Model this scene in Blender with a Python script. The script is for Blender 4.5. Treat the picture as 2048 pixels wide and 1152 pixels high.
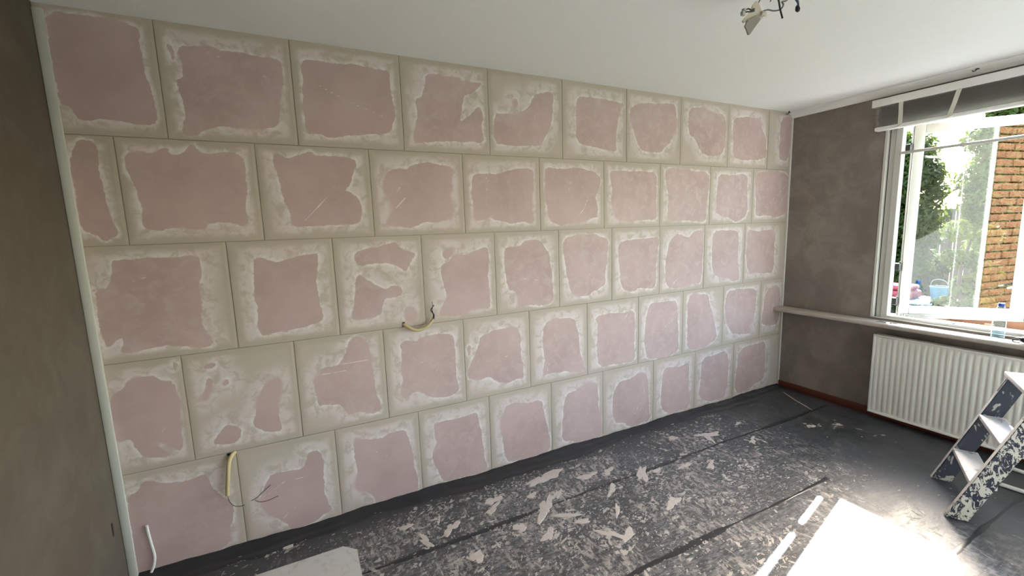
import bpy, bmesh, math, random
import numpy as np
from mathutils import Vector, Matrix

# ------------------------------------------------------------------ scene, camera, light
scene = bpy.context.scene
for o in list(bpy.data.objects):
    bpy.data.objects.remove(o)
COL = scene.collection

LX = 4.974        # window wall plane (x)
HC = 2.578        # ceiling height
XL = -0.020       # left wall plane
YB = -3.75        # wall behind the camera

cam_d = bpy.data.cameras.new('camera')
cam = bpy.data.objects.new('camera', cam_d)
COL.objects.link(cam)
_yaw, _pit, _rol, _f = 0.4558, -0.1384, -0.0321, 854.39
_c, _s = math.cos(_yaw), math.sin(_yaw)
_fw = Vector((_s*math.cos(_pit), _c*math.cos(_pit), math.sin(_pit)))
_rt = Vector((_c, -_s, 0)); _up = _rt.cross(_fw)
_r2 = math.cos(_rol)*_rt + math.sin(_rol)*_up
_u2 = -math.sin(_rol)*_rt + math.cos(_rol)*_up
cam.matrix_world = Matrix(((_r2.x, _u2.x, -_fw.x, 0.8537), (_r2.y, _u2.y, -_fw.y, -2.4925),
                           (_r2.z, _u2.z, -_fw.z, 1.6211), (0, 0, 0, 1)))
cam_d.sensor_width = 36.0
cam_d.lens = _f/2048*36.0
cam_d.clip_start = 0.02
scene.camera = cam

SUN_DIR = Vector((-1.0, -0.235, -0.615)).normalized()
world = bpy.data.worlds.new('sky'); scene.world = world
world.use_nodes = True
wn = world.node_tree.nodes; wl = world.node_tree.links
wn.clear()
sky = wn.new('ShaderNodeTexSky'); sky.sky_type = 'NISHITA'; sky.sun_disc = False
sky.sun_elevation = math.asin(-SUN_DIR.z)
sky.sun_rotation = math.atan2(-SUN_DIR.x, -SUN_DIR.y)
sky.air_density = 1.0; sky.dust_density = 2.5; sky.ozone_density = 1.0
bg = wn.new('ShaderNodeBackground'); bg.inputs['Strength'].default_value = 1.7
wo = wn.new('ShaderNodeOutputWorld')
hs = wn.new('ShaderNodeHueSaturation'); hs.inputs['Saturation'].default_value = 1.15
wl.new(sky.outputs[0], hs.inputs['Color']); wl.new(hs.outputs[0], bg.inputs[0]); wl.new(bg.outputs[0], wo.inputs[0])

sun_d = bpy.data.lights.new('sun', 'SUN'); sun_d.energy = 38.0; sun_d.angle = 0.009
sun_d.color = (0.90, 0.965, 1.0)
sun = bpy.data.objects.new('sun', sun_d); COL.objects.link(sun)
sun.rotation_euler = SUN_DIR.to_track_quat('-Z', 'Y').to_euler()
sun.location = (8, 0, 6)

vs = scene.view_settings
vs.view_transform = 'Standard'; vs.look = 'None'; vs.gamma = 1.0; vs.use_curve_mapping = False
vs.exposure = 1.1
cy = scene.cycles
cy.max_bounces = 9; cy.diffuse_bounces = 6; cy.glossy_bounces = 4; cy.transmission_bounces = 6
cy.transparent_max_bounces = 12; cy.sample_clamp_indirect = 6.0
cy.use_adaptive_sampling = True; cy.adaptive_threshold = 0.02
cy.caustics_reflective = False; cy.caustics_refractive = False
try:
    cy.use_denoising = True; cy.denoiser = 'OPENIMAGEDENOISE'
except Exception:
    pass

# ------------------------------------------------------------------ helpers
R = random.Random(7)

class NT:
    """small node-tree writer"""
    def __init__(self, name):
        self.m = bpy.data.materials.new(name); self.m.use_nodes = True
        self.t = self.m.node_tree; self.t.nodes.clear()
        self.out = self.t.nodes.new('ShaderNodeOutputMaterial')
    def n(self, typ, **kw):
        nd = self.t.nodes.new(typ)
        for k, v in kw.items():
            setattr(nd, k, v)
        return nd
    def l(self, a, b):
        self.t.links.new(a, b)
    def val(self, sock, v):
        if isinstance(v, (int, float)):
            sock.default_value = v
        elif isinstance(v, tuple):
            sock.default_value = v if len(v) == 4 or sock.type == 'VECTOR' else (*v, 1)
        else:
            self.l(v, sock)
    def math(self, op, a, b=0.0, c=None, clamp=False):
        nd = self.n('ShaderNodeMath', operation=op, use_clamp=clamp)
        self.val(nd.inputs[0], a); self.val(nd.inputs[1], b)
        if c is not None: self.val(nd.inputs[2], c)
        return nd.outputs[0]
    def ss(self, x, a, b, lo=0.0, hi=1.0):
        nd = self.n('ShaderNodeMapRange', interpolation_type='SMOOTHSTEP')
        self.val(nd.inputs[0], x); self.val(nd.inputs[1], a); self.val(nd.inputs[2], b)
        self.val(nd.inputs[3], lo); self.val(nd.inputs[4], hi)
        return nd.outputs[0]
    def mix(self, f, a, b):
        nd = self.n('ShaderNodeMix', data_type='RGBA')
        self.val(nd.inputs[0], f); self.val(nd.inputs[6], a); self.val(nd.inputs[7], b)
        return nd.outputs[2]
    def coord(self, kind='Object', scale=(1, 1, 1), rot=(0, 0, 0)):
        tc = self.n('ShaderNodeTexCoord')
        mp = self.n('ShaderNodeMapping')
        mp.inputs['Scale'].default_value = scale; mp.inputs['Rotation'].default_value = rot
        self.l(tc.outputs[kind], mp.inputs[0])
        return mp.outputs[0]
    def noise(self, vec, scale, detail=3, rough=0.55, dist=0.0):
        nd = self.n('ShaderNodeTexNoise')
        self.l(vec, nd.inputs['Vector'])
        nd.inputs['Scale'].default_value = scale; nd.inputs['Detail'].default_value = detail
        nd.inputs['Roughness'].default_value = rough; nd.inputs['Distortion'].default_value = dist
        return nd.outputs['Fac']
    def attr(self, name):
        nd = self.n('ShaderNodeAttribute'); nd.attribute_name = name
        return nd.outputs['Fac']
    def bump(self, h, strength=0.2, dist=0.002):
        nd = self.n('ShaderNodeBump'); nd.inputs['Strength'].default_value = strength
        nd.inputs['Distance'].default_value = dist
        self.l(h, nd.inputs['Height'])
        return nd.outputs[0]
    def bsdf(self, col, rough=0.6, metal=0.0, normal=None, spec=0.5, **kw):
        b = self.n('ShaderNodeBsdfPrincipled')
        self.val(b.inputs['Base Color'], col); self.val(b.inputs['Roughness'], rough)
        self.val(b.inputs['Metallic'], metal); self.val(b.inputs['Specular IOR Level'], spec)
        if normal is not None: self.l(normal, b.inputs['Normal'])
        for k, v in kw.items(): self.val(b.inputs[k], v)
        self.l(b.outputs[0], self.out.inputs[0])
        return b

def simple(name, col, rough=0.5, metal=0.0, var=0.06, scale=14.0, bump=0.0, spec=0.5):
    """plain coloured material with a little procedural variation"""
    t = NT(name); v = t.coord()
    nz = t.noise(v, scale, 4)
    dark = tuple(max(0, c*(1-2*var)) for c in col); lite = tuple(min(1, c*(1+2*var)) for c in col)
    c = t.mix(nz, dark, lite)
    nrm = t.bump(t.noise(v, scale*6, 3), bump, 0.002) if bump else None
    t.bsdf(c, rough, metal, nrm, spec)
    return t.m

def base_of(parent):
    v = Vector((0, 0, 0))
    while parent is not None:
        v += parent.location; parent = parent.parent
    return v

def link(name, me, mat, parent=None):
    o = bpy.data.objects.new(name, me); COL.objects.link(o)
    if mat is not None and not me.materials: me.materials.append(mat)
    if parent is not None: o.parent = parent
    return o

def mesh(name, verts, faces, mat, parent=None, smooth=False, sharp=None):
    """verts in world coordinates"""
    b = base_of(parent)
    me = bpy.data.meshes.new(name)
    me.from_pydata([tuple(Vector(v)-b) for v in verts], [], faces)
    bm = bmesh.new(); bm.from_mesh(me)
    bmesh.ops.recalc_face_normals(bm, faces=bm.faces)
    bm.to_mesh(me); bm.free()
    if smooth:
        me.polygons.foreach_set('use_smooth', [True]*len(me.polygons))
        if sharp is not None:
            try: me.set_sharp_from_angle(angle=sharp)
            except Exception: pass
    me.update()
    return link(name, me, mat, parent)

def bm_obj(name, bm, mat, parent=None, smooth=False):
    b = base_of(parent)
    bmesh.ops.translate(bm, verts=bm.verts, vec=-b)
    bmesh.ops.recalc_face_normals(bm, faces=bm.faces)
    me = bpy.data.meshes.new(name); bm.to_mesh(me); bm.free()
    if smooth:
        me.polygons.foreach_set('use_smooth', [True]*len(me.polygons))
        try: me.set_sharp_from_angle(angle=0.6)
        except Exception: pass
    return link(name, me, mat, parent)

def bx(bm, x0, x1, y0, y1, z0, z1, bev=0.0, mtx=None, seg=2):
    vs_ = [bm.verts.new((x, y, z)) for x in (x0, x1) for y in (y0, y1) for z in (z0, z1)]
    fs = [(0, 1, 3, 2), (4, 6, 7, 5), (0, 4, 5, 1), (2, 3, 7, 6), (0, 2, 6, 4), (1, 5, 7, 3)]
    ff = [bm.faces.new([vs_[i] for i in f]) for f in fs]
    if bev > 0:
        es = list({e for f in ff for e in f.edges})
        r = bmesh.ops.bevel(bm, geom=es, offset=bev, segments=seg, affect='EDGES', profile=0.5)
        nv = list({v for f in r['faces'] for v in f.verts} | {v for v in vs_ if v.is_valid})
    else:
        nv = vs_
    if mtx is not None:
        bmesh.ops.transform(bm, matrix=mtx, verts=nv)
    return nv

def box(name, x0, x1, y0, y1, z0, z1, mat, parent=None, bev=0.0, mtx=None):
    bm = bmesh.new(); bx(bm, min(x0, x1), max(x0, x1), min(y0, y1), max(y0, y1), min(z0, z1), max(z0, z1), bev, mtx)
    return bm_obj(name, bm, mat, parent, smooth=bev > 0)

def catmull(pts, n=6):
    P = [Vector(p) for p in pts]
    if len(P) < 3: return P
    P = [2*P[0]-P[1]] + P + [2*P[-1]-P[-2]]
    out = []
    for i in range(1, len(P)-2):
        for k in range(n):
            t = k/n; a, b, c, d = P[i-1], P[i], P[i+1], P[i+2]
            out.append(0.5*((2*b) + (c-a)*t + (2*a-5*b+4*c-d)*t*t + (3*b-a-3*c+d)*t**3))
    out.append(P[-2])
    return out

def tube(name, pts, r, mat, parent=None, n=10, sub=6, flat=1.0):
    """swept tube through points; r a number or a list along the points"""
    P = catmull(pts, sub) if sub > 1 else [Vector(p) for p in pts]
    m = len(P)
    rr = [r]*m if isinstance(r, (int, float)) else list(np.interp(np.linspace(0, 1, m), np.linspace(0, 1, len(r)), r))
    verts, faces = [], []
    T0 = (P[1]-P[0]).normalized()
    up = Vector((0, 0, 1)) if abs(T0.z) < 0.9 else Vector((0, 1, 0))
    u = (up - T0*up.dot(T0)).normalized()
    for i in range(m):
        T = (P[min(i+1, m-1)]-P[max(i-1, 0)]).normalized()
        u = (u - T*u.dot(T)).normalized(); w = T.cross(u)
        for k in range(n):
            a = 2*math.pi*k/n
            verts.append(P[i] + (u*math.cos(a)*flat + w*math.sin(a))*rr[i])
    for i in range(m-1):
        for k in range(n):
            faces.append((i*n+k, i*n+(k+1) % n, (i+1)*n+(k+1) % n, (i+1)*n+k))
    faces.append(tuple(range(n-1, -1, -1))); faces.append(tuple((m-1)*n+k for k in range(n)))
    return mesh(name, verts, faces, mat, parent, smooth=True, sharp=0.9)

def lathe(name, prof, cx, cy_, z0, mat, parent=None, n=28, cap=True):
    verts, faces = [], []
    for (r, z) in prof:
        for k in range(n):
            a = 2*math.pi*k/n; verts.append((cx+r*math.cos(a), cy_+r*math.sin(a), z0+z))
    m = len(prof)
    for i in range(m-1):
        for k in range(n):
            faces.append((i*n+k, i*n+(k+1) % n, (i+1)*n+(k+1) % n, (i+1)*n+k))
    if cap:
        faces.append(tuple(range(n-1, -1, -1))); faces.append(tuple((m-1)*n+k for k in range(n)))
    return mesh(name, verts, faces, mat, parent, smooth=True, sharp=0.9)

def prism(name, prof, axis, a0, a1, mat, parent=None, smooth=False):
    """extrude a closed 2-D profile along an axis; prof holds the two other coordinates in x,y,z order"""
    def mk(p, a):
        q = list(p); q.insert(axis, a); return tuple(q)
    n = len(prof)
    v = [mk(p, a0) for p in prof] + [mk(p, a1) for p in prof]
    f = [tuple(range(n)), tuple(range(2*n-1, n-1, -1))]
    f += [(i, (i+1) % n, n+(i+1) % n, n+i) for i in range(n)]
    return mesh(name, v, f, mat, parent, smooth, 0.6)

def struct(o):
    o['kind'] = 'structure'; return o
def tag(o, label, cat, group=None):
    o['label'] = label; o['category'] = cat
    if group: o['group'] = group
    return o
def thing(name, loc, label, cat, group=None):
    o = bpy.data.objects.new(name, None); COL.objects.link(o); o.location = loc
    o.empty_display_size = 0.1
    return tag(o, label, cat, group)
def copy_tree(o, parent=None):
    c = o.copy(); COL.objects.link(c); c.parent = parent
    for ch in [x for x in bpy.data.objects if x.parent == o]:
        copy_tree(ch, c)
    return c
PINK=[[20,2550,150,2553,308,2542,308,2479,311,2377,328,2237,334,2130,244,2133,137,2146,107,2134,70,2137,56,2157,48,2183,23,2188,16,2201,16,2424],
[441,2481,512,2482,552,2496,596,2485,690,2482,725,2477,762,2479,831,2478,852,2460,849,2357,833,2327,824,2271,813,2151,724,2148,632,2148,560,2143,500,2119,466,2090,420,2100,433,2150,439,2222,428,2297,427,2335,450,2344,453,2395],
[401,2506,416,2496,427,2454,425,2392,405,2445],
[938,2478,999,2493,1089,2491,1220,2497,1325,2488,1371,2487,1374,2411,1384,2327,1392,2266,1373,2217,1361,2162,1238,2148,1117,2134,1044,2122,996,2142,933,2130,937,2228,934,2327,947,2399],
[1568,2499,1671,2496,1801,2499,1790,2382,1777,2298,1770,2256,1842,2303,1897,2363,1919,2301,1901,2223,1921,2146,1788,2143,1651,2143,1528,2124,1486,2134,1507,2195,1516,2276,1504,2354,1552,2379,1577,2441],
[1801,2495,1879,2483,1917,2487,1858,2431,1791,2399],
[1993,2324,2103,2322,2144,2321,2208,2358,2258,2416,2286,2464,2352,2484,2419,2485,2410,2357,2380,2253,2333,2185,2305,2151,2180,2140,2075,2139,1985,2147],
[2121,2412,2153,2428,2157,2398,2130,2360],
[2604,2478,2701,2482,2800,2483,3022,2474,2982,2436,2956,2353,2936,2272,2936,2180,2943,2145,2825,2152,2723,2164,2600,2182,2596,2354],
[3070,2464,3230,2499,3317,2492,3421,2512,3504,2514,3522,2430,3517,2343,3473,2264,3443,2218,3369,2155,3236,2154,3164,2166,3135,2222,3099,2303,3064,2382],
[3654,2512,3800,2514,3920,2485,4060,2485,4083,2394,4081,2254,4041,2163,3867,2155,3798,2181,3727,2279,3652,2319],
[4169,2465,4355,2492,4491,2491,4536,2415,4603,2332,4623,2208,4607,2156,4226,2135,4175,2211,4176,2354],
[4805,2522,4955,2541,4956,2302,4926,2143,4805,2165,4804,2293],
[53,2051,100,2048,112,2012,105,1913,108,1819,117,1736,128,1684,138,1658,91,1627,69,1651,23,1668,18,1744,16,1910,28,2002],
[213,2004,249,2009,295,2008,330,2029,357,2034,354,2004,386,1999,428,2031,448,2058,460,2042,477,2017,510,2008,570,2024,624,2023,645,1990,648,1927,643,1842,629,1764,638,1699,626,1674,601,1679,572,1697,519,1703,470,1692,447,1665,394,1677,344,1678,282,1663,225,1675,236,1767,223,1839,203,1922,199,1978],
[771,2023,794,2028,831,2001,865,2009,923,2048,957,2046,955,2028,1014,2023,1062,2036,979,2026,1036,2032,1108,2027,1169,2003,1146,1948,1125,1874,1079,1858,1123,1839,1166,1808,1175,1737,1167,1681,1102,1670,1006,1673,898,1668,827,1665,829,1733,806,1807,788,1931],
[1333,1958,1375,1971,1433,1973,1485,2003,1546,2013,1624,2004,1704,1985,1692,1921,1678,1835,1675,1774,1688,1757,1680,1696,1615,1684,1525,1673,1445,1645,1395,1655,1305,1670,1324,1706,1360,1751,1345,1776,1324,1825,1305,1841,1306,1913],
[1829,1954,1922,1961,2012,1959,2085,1984,2170,2000,2245,1998,2249,1942,2241,1838,2232,1743,2252,1657,2159,1661,2084,1656,2032,1671,1960,1682,1951,1709,1880,1683,1840,1675,1834,1747,1819,1836,1827,1897],
[2352,2018,2455,2002,2550,2015,2647,2013,2747,1991,2798,1952,2778,1859,2752,1818,2778,1736,2758,1684,2783,1688,2667,1664,2567,1651,2482,1643,2477,1627,2383,1654,2362,1723,2347,1839,2344,1934],
[2890,2010,3067,2005,3180,2008,3327,2007,3330,1864,3325,1709,3340,1656,3154,1654,3068,1651,2943,1666,2915,1728,2902,1781,2897,1819,2910,1861,2890,1943],
[3417,2042,3622,2032,3907,2023,3904,1893,3886,1726,3886,1682,3871,1622,3716,1637,3456,1648,3454,1711,3453,1843,3427,1932],
[4013,2014,4196,2006,4386,2024,4387,1873,4397,1721,4404,1726,4369,1662,4275,1613,4121,1666,3991,1693,4000,1749,4003,1870],
[4494,2039,4729,2052,4958,2039,4962,1878,4966,1716,4933,1680,4804,1642,4695,1670,4529,1660,4506,1699,4515,1746,4495,1887],
[105,1538,171,1534,219,1538,300,1537,413,1537,422,1515,416,1459,400,1396,393,1354,400,1317,390,1246,392,1187,426,1115,427,1097,366,1106,308,1111,248,1128,197,1121,142,1116,84,1118,100,1164,88,1193,41,1145,25,1175,24,1290,25,1416,19,1404,45,1414,63,1400,88,1444,100,1496],
[644,1513,680,1514,743,1484,812,1507,896,1517,940,1527,930,1460,919,1374,922,1318,924,1262,938,1163,863,1140,778,1131,702,1126,641,1119,628,1155,635,1254,622,1324,635,1390,641,1413,636,1458],
[1120,1513,1144,1524,1239,1540,1339,1569,1370,1525,1436,1505,1462,1495,1424,1445,1386,1388,1363,1424,1298,1453,1233,1453,1137,1439,1110,1482],
[1135,1406,1170,1362,1239,1314,1279,1294,1305,1317,1355,1304,1361,1269,1318,1256,1259,1253,1247,1203,1228,1162,1228,1161,1162,1143,1115,1149,1077,1162,1109,1276,1109,1325,1111,1351],
[1376,1179,1415,1175,1435,1137,1418,1085,1392,1093,1372,1118],
[1695,1464,1762,1465,1842,1493,1913,1517,1919,1424,1909,1311,1909,1188,1917,1148,1916,1119,1805,1131,1745,1119,1724,1093,1582,1110,1599,1163,1635,1214,1628,1270,1623,1262,1604,1336,1600,1417,1647,1431],
[1618,1495,1670,1511,1678,1492,1648,1449,1616,1460],
[2025,1484,2046,1501,2132,1497,2199,1543,2288,1539,2322,1498,2367,1446,2376,1345,2385,1222,2389,1108,2288,1088,2175,1121,2119,1107,2111,1207,2047,1223,2040,1320,2027,1407],
[2492,1542,2615,1558,2730,1559,2868,1527,2855,1378,2834,1271,2841,1194,2780,1167,2727,1150,2694,1121,2598,1136,2535,1168,2506,1275,2484,1400,2479,1482],
[2964,1491,3069,1509,3170,1510,3244,1507,3365,1520,3352,1406,3332,1292,3342,1163,3312,1118,3250,1124,3160,1144,3116,1113,3015,1134,2986,1193,2972,1316,2957,1426],
[3484,1492,3539,1525,3587,1529,3671,1496,3753,1547,3848,1556,3855,1379,3854,1194,3840,1120,3735,1129,3634,1101,3518,1106,3453,1129,3433,1285,3447,1377],
[3972,1546,4146,1547,4299,1536,4296,1421,4299,1226,4336,1105,4228,1101,4197,1142,4036,1155,3979,1210,3962,1374],
[4416,1546,4539,1522,4791,1541,4809,1329,4803,1136,4694,1138,4566,1154,4463,1155,4417,1231,4417,1389],
[83,978,127,991,181,981,206,965,255,944,253,878,261,847,260,787,259,726,251,684,251,585,183,652,140,681,178,611,201,574,104,597,79,645,66,704,38,714,22,702,13,771,17,735,14,843,21,919,36,937,63,946],
[621,842,650,868,692,876,685,805,666,711,676,634,682,591,617,590,549,648,575,715,596,791],
[442,682,479,669,501,636,490,590,457,575,401,589,371,597,406,636],
[379,1011,433,1009,419,989,382,988],
[384,942,406,923,387,866,359,826,378,890],
[451,914,476,913,471,895,451,887],
[261,1046,282,1035,272,993,261,995],
[1055,1039,1107,1048,1135,1001,1152,964,1155,885,1161,805,1171,714,1190,629,1203,590,1136,582,1073,610,1017,605,1003,635,976,676,901,692,867,691,864,785,857,837,899,854,904,903,978,890,1028,941],
[1368,984,1419,963,1465,988,1530,998,1661,989,1663,856,1665,711,1680,611,1601,588,1488,612,1419,673,1364,656,1336,634,1321,674,1335,754,1333,855,1338,926,1332,963],
[1837,945,1952,968,2092,974,2129,903,2120,802,2139,696,2148,611,2068,605,2013,595,1938,620,1887,670,1823,652,1734,688,1768,780,1828,878],
[1744,891,1769,897,1771,838,1750,822],
[2308,961,2392,982,2552,978,2583,915,2601,814,2606,703,2638,608,2651,572,2483,592,2360,603,2299,604,2313,687,2304,784],
[2752,961,2875,969,3016,958,3118,969,3126,846,3120,694,3129,561,2945,569,2777,575,2758,726,2779,891],
[3283,1004,3440,999,3570,997,3583,848,3597,659,3600,570,3467,541,3259,551,3227,653,3232,832,3253,948],
[3696,1022,3826,1021,3934,1011,3955,932,3997,824,4040,713,4064,604,3917,560,3704,554,3696,772],
[4176,1014,4371,1022,4577,1003,4577,866,4557,701,4476,670,4523,594,4378,600,4256,631,4182,721,4154,884],
[4708,963,4914,1015,4942,827,4925,626,4778,630,4667,659,4680,770],
[16,432,64,434,85,477,110,476,180,440,255,431,325,454,332,415,348,350,422,265,416,174,395,120,388,52,367,28,265,6,134,-9,44,-3,9,12,14,231],
[617,366,672,358,764,348,784,412,801,437,844,425,869,361,853,269,853,180,861,96,890,68,835,51,810,28,667,3,670,38,607,121,569,152,549,227,577,311],
[1039,453,1102,427,1184,411,1237,439,1324,436,1346,369,1357,261,1369,170,1384,48,1368,14,1215,5,1138,12,1109,78,1071,123,1039,138,1018,173,1046,228,1029,316,1034,387],
[1498,436,1559,431,1636,432,1715,424,1797,445,1804,363,1816,288,1827,192,1834,97,1852,28,1695,23,1556,30,1529,73,1495,153,1486,235,1512,286,1512,355],
[2024,446,2136,421,2277,418,2299,331,2320,215,2342,97,2328,22,2147,16,2008,23,1978,107,1972,237,1959,345],
[2487,423,2577,427,2670,466,2751,450,2771,365,2771,248,2805,121,2833,30,2680,33,2545,33,2443,83,2451,206,2460,317],
[2977,418,3080,422,3201,460,3264,399,3274,261,3284,133,3301,40,3144,20,3053,37,3037,77,2948,86,2912,168,2912,336],
[3439,442,3589,428,3727,443,3731,325,3718,209,3749,83,3706,38,3498,46,3414,104,3418,295],
[3887,455,4036,457,4207,484,4229,273,4208,110,4173,33,3980,39,3865,111,3877,271],
[4369,458,4576,469,4748,486,4753,281,4756,104,4603,89,4521,32,4333,42,4341,253]]
STROKE=[[955,2410,1057,2354,1175,2300,1331,2245],
[890,1695,948,1755,1019,1835],
[1357,1825,1402,1890,1483,1966],
[1360,1755,1396,1792,1422,1817],
[2606,1687,2657,1747,2695,1828],
[2529,1857,2548,1926],
[1892,1952,1935,1926,1922,1859],
[160,1438,209,1454,307,1457],
[1118,368,1177,320,1226,288],
[1116,282,1148,263],
[550,239,674,306,756,299],
[636,89,709,147],
[905,916,1040,901,1148,904],
[900,862,960,859,1022,861],
[1338,926,1387,882,1456,834],
[1534,759,1550,785],
[206,965,255,944],
[219,926,258,925],
[229,872,263,869],
[182,708,226,746],
[3692,1885,3760,1856,3813,1809],
[2987,887,3059,947],
[3517,1130,3565,1174],
[2651,1390,2702,1270],
[4720,1784,4945,1945],
[742,2399,793,2381],
[539,2476,627,2444],
[498,2356,514,2326],
[3233,331,3219,247],
[3128,118,3188,204],
[3350,732,3558,864],
[1966,792,2063,770],
[2349,680,2323,599],
[1417,1980,1447,2006],
[2092,1297,2213,1282,2316,1263]]

# ------------------------------------------------------------------ materials of the room
def block_material():
    t = NT('filled_gypsum_block'); v = t.coord()
    sd, jd, st = t.attr('sd'), t.attr('jd'), t.attr('st')
    rnd = t.n('ShaderNodeObjectInfo').outputs['Random']
    n1 = t.noise(v, 9, 4, 0.6); n2 = t.noise(v, 45, 3, 0.6); n3 = t.noise(v, 3.2, 3, 0.5); n4 = t.noise(v, 16, 4, 0.65, 0.6)
    d = t.math('ADD', sd, t.math('MULTIPLY_ADD', n1, 0.036, -0.018))
    d = t.math('ADD', d, t.math('MULTIPLY_ADD', n2, 0.012, -0.006))
    soft = t.ss(n3, 0.50, 0.66, 0.003, 0.026)                # some edges are feathered out
    bare = t.ss(d, 0.0, soft, 1, 0)                      # 1 where the pink block is bare
    # crisp light ridge at the edge of the filler
    rim = t.math('MULTIPLY', t.ss(d, -0.001, 0.003), t.ss(d, 0.005, 0.022, 1, 0))
    rim = t.math('MULTIPLY', rim, t.math('MULTIPLY', t.ss(n4, 0.34, 0.64, 0.1, 1.0), t.ss(n3, 0.50, 0.66, 1.0, 0.25)))
    # thin whitish skim between ridge and joint
    skim = t.math('MULTIPLY', t.ss(t.math('ADD', d, t.math('MULTIPLY_ADD', n4, 0.10, -0.05)), 0.04, 0.11, 1, 0), t.ss(n4, 0.36, 0.56))
    skim = t.math('MULTIPLY', skim, 0.95)
    # beige second coat along the joints
    jj = t.math('ADD', jd, t.math('MULTIPLY_ADD', n1, 0.05, -0.025))
    coat = t.ss(jj, 0.016, 0.045, 1, 0)
    pink = t.mix(t.ss(n3, 0.3, 0.7), (0.452, 0.338, 0.312), (0.525, 0.400, 0.374))
    sx = t.n('ShaderNodeSeparateXYZ'); t.l(v, sx.inputs[0])
    haze_x = t.ss(sx.outputs[0], 1.8, 4.2, 0.0, 0.30)        # pale haze grows along the wall towards larger x
    haze = t.math('MULTIPLY', t.ss(n4, 0.42, 0.72), t.math('ADD', t.math('MULTIPLY_ADD', rnd, 0.35, 0.05), haze_x))
    vs_ = t.coord(scale=(2.0, 1, 9.0), rot=(0, 0.7, 0))
    scr = t.ss(t.noise(vs_, 5, 5, 0.7, 0.8), 0.66, 0.72)
    haze = t.math('MAXIMUM', haze, t.math('MULTIPLY', scr, 0.35))
    pink = t.mix(haze, pink, (0.60, 0.50, 0.48))
    # white strokes of filler and scraper marks
    stroke = t.ss(t.math('ADD', st, t.math('MULTIPLY_ADD', n2, 0.006, -0.003)), 0.0015, 0.0045, 0.8, 0)
    beige = t.mix(n1, (0.452, 0.400, 0.332), (0.530, 0.472, 0.400))
    warm = t.mix(t.ss(n3, 0.42, 0.6), beige, (0.52, 0.44, 0.38))
    fill = t.mix(t.math('MULTIPLY', skim, t.math('SUBTRACT', 1.0, t.math('MULTIPLY', coat, 0.8))), warm, (0.645, 0.575, 0.550))
    fill = t.mix(t.math('MULTIPLY', coat, 0.55), fill, (0.425, 0.378, 0.300))
    fill = t.mix(t.math('MULTIPLY', rim, 0.85), fill, (0.73, 0.70, 0.66))
    col = t.mix(bare, fill, pink)
    col = t.mix(stroke, col, (0.70, 0.66, 0.62))
    h = t.math('ADD', t.math('MULTIPLY', t.ss(d, -0.002, 0.02), 1.0), t.math('MULTIPLY', n2, 0.25))
    h = t.math('ADD', h, stroke)
    nrm = t.bump(h, 0.35, 0.0015)
    t.bsdf(col, t.mix(bare, (0.75,)*3, (0.6,)*3), 0.0, nrm, 0.3)
    return t.m

def stucco_material(name, c0, c1, c2):
    """brown cloudy lime-look wallpaper"""
    t = NT(name); v = t.coord()
    a = t.noise(v, 5.5, 5, 0.62, 0.5); b = t.noise(v, 22, 4, 0.6); c = t.noise(v, 1.3, 2)
    col = t.mix(t.ss(a, 0.35, 0.72), c0, c1)
    col = t.mix(t.math('MULTIPLY', t.ss(c, 0.4, 0.7), 0.5), col, c2)
    col = t.mix(t.math('MULTIPLY', t.ss(b, 0.5, 0.75), 0.2), col, c1)
    t.bsdf(col, 0.6, 0, t.bump(b, 0.12, 0.002), 0.35)
    return t.m

def floor_material():
    t = NT('film_floor'); v = t.coord()
    big = t.noise(v, 1.5, 4, 0.6); mid = t.noise(v, 7, 5, 0.65, 0.4)
    st = t.coord(scale=(2.2, 9, 1), rot=(0, 0, 0.35)); fine = t.noise(st, 9, 6, 0.72, 0.5)
    st2 = t.coord(scale=(4.5, 2.0, 1), rot=(0, 0, -0.5)); fine2 = t.noise(st2, 8, 6, 0.72, 0.4)
    col = t.mix(mid, (0.026, 0.028, 0.031), (0.064, 0.068, 0.073))
    sep = t.n('ShaderNodeSeparateXYZ'); tc = t.n('ShaderNodeTexCoord'); t.l(tc.outputs['Object'], sep.inputs[0])
    X, Y = sep.outputs[0], sep.outputs[1]
    # trodden plaster dust: worked-in where the plasterer stood (mid floor), little by the window and along the wall
    zone = t.math('MULTIPLY', t.ss(Y, -0.10, -0.34), t.ss(X, 4.5, 3.2, 0.12, 1.0))
    zone = t.math('MULTIPLY', zone, t.ss(X, 0.4, 1.3, 0.45, 1))
    dust = t.math('MULTIPLY', t.ss(fine, 0.40, 0.68), t.ss(big, 0.30, 0.62, 0.25, 1))
    clus = t.noise(v, 2.6, 3, 0.6, 0.8)
    dust2 = t.math('MULTIPLY', t.ss(fine2, 0.47, 0.60), t.ss(clus, 0.46, 0.60))
    col = t.mix(t.math('MULTIPLY', t.math('MULTIPLY', dust, zone), 0.8), col, (0.27, 0.275, 0.285))
    col = t.mix(t.math('MULTIPLY', t.math('MULTIPLY', dust2, zone), 0.8), col, (0.44, 0.39, 0.365))
    rough = t.ss(mid, 0.3, 0.7, 0.30, 0.48)
    rough = t.math('ADD', rough, t.math('MULTIPLY', t.math('MAXIMUM', dust, dust2), 0.22), clamp=True)
    wr = t.coord(scale=(1.2, 6, 1), rot=(0, 0, 0.06))
    h = t.math('ADD', t.noise(wr, 4, 3, 0.5, 0.4), t.math('MULTIPLY', fine, 0.35))
    t.bsdf(col, rough, 0, t.bump(h, 0.25, 0.006), 0.5)
    return t.m

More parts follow.
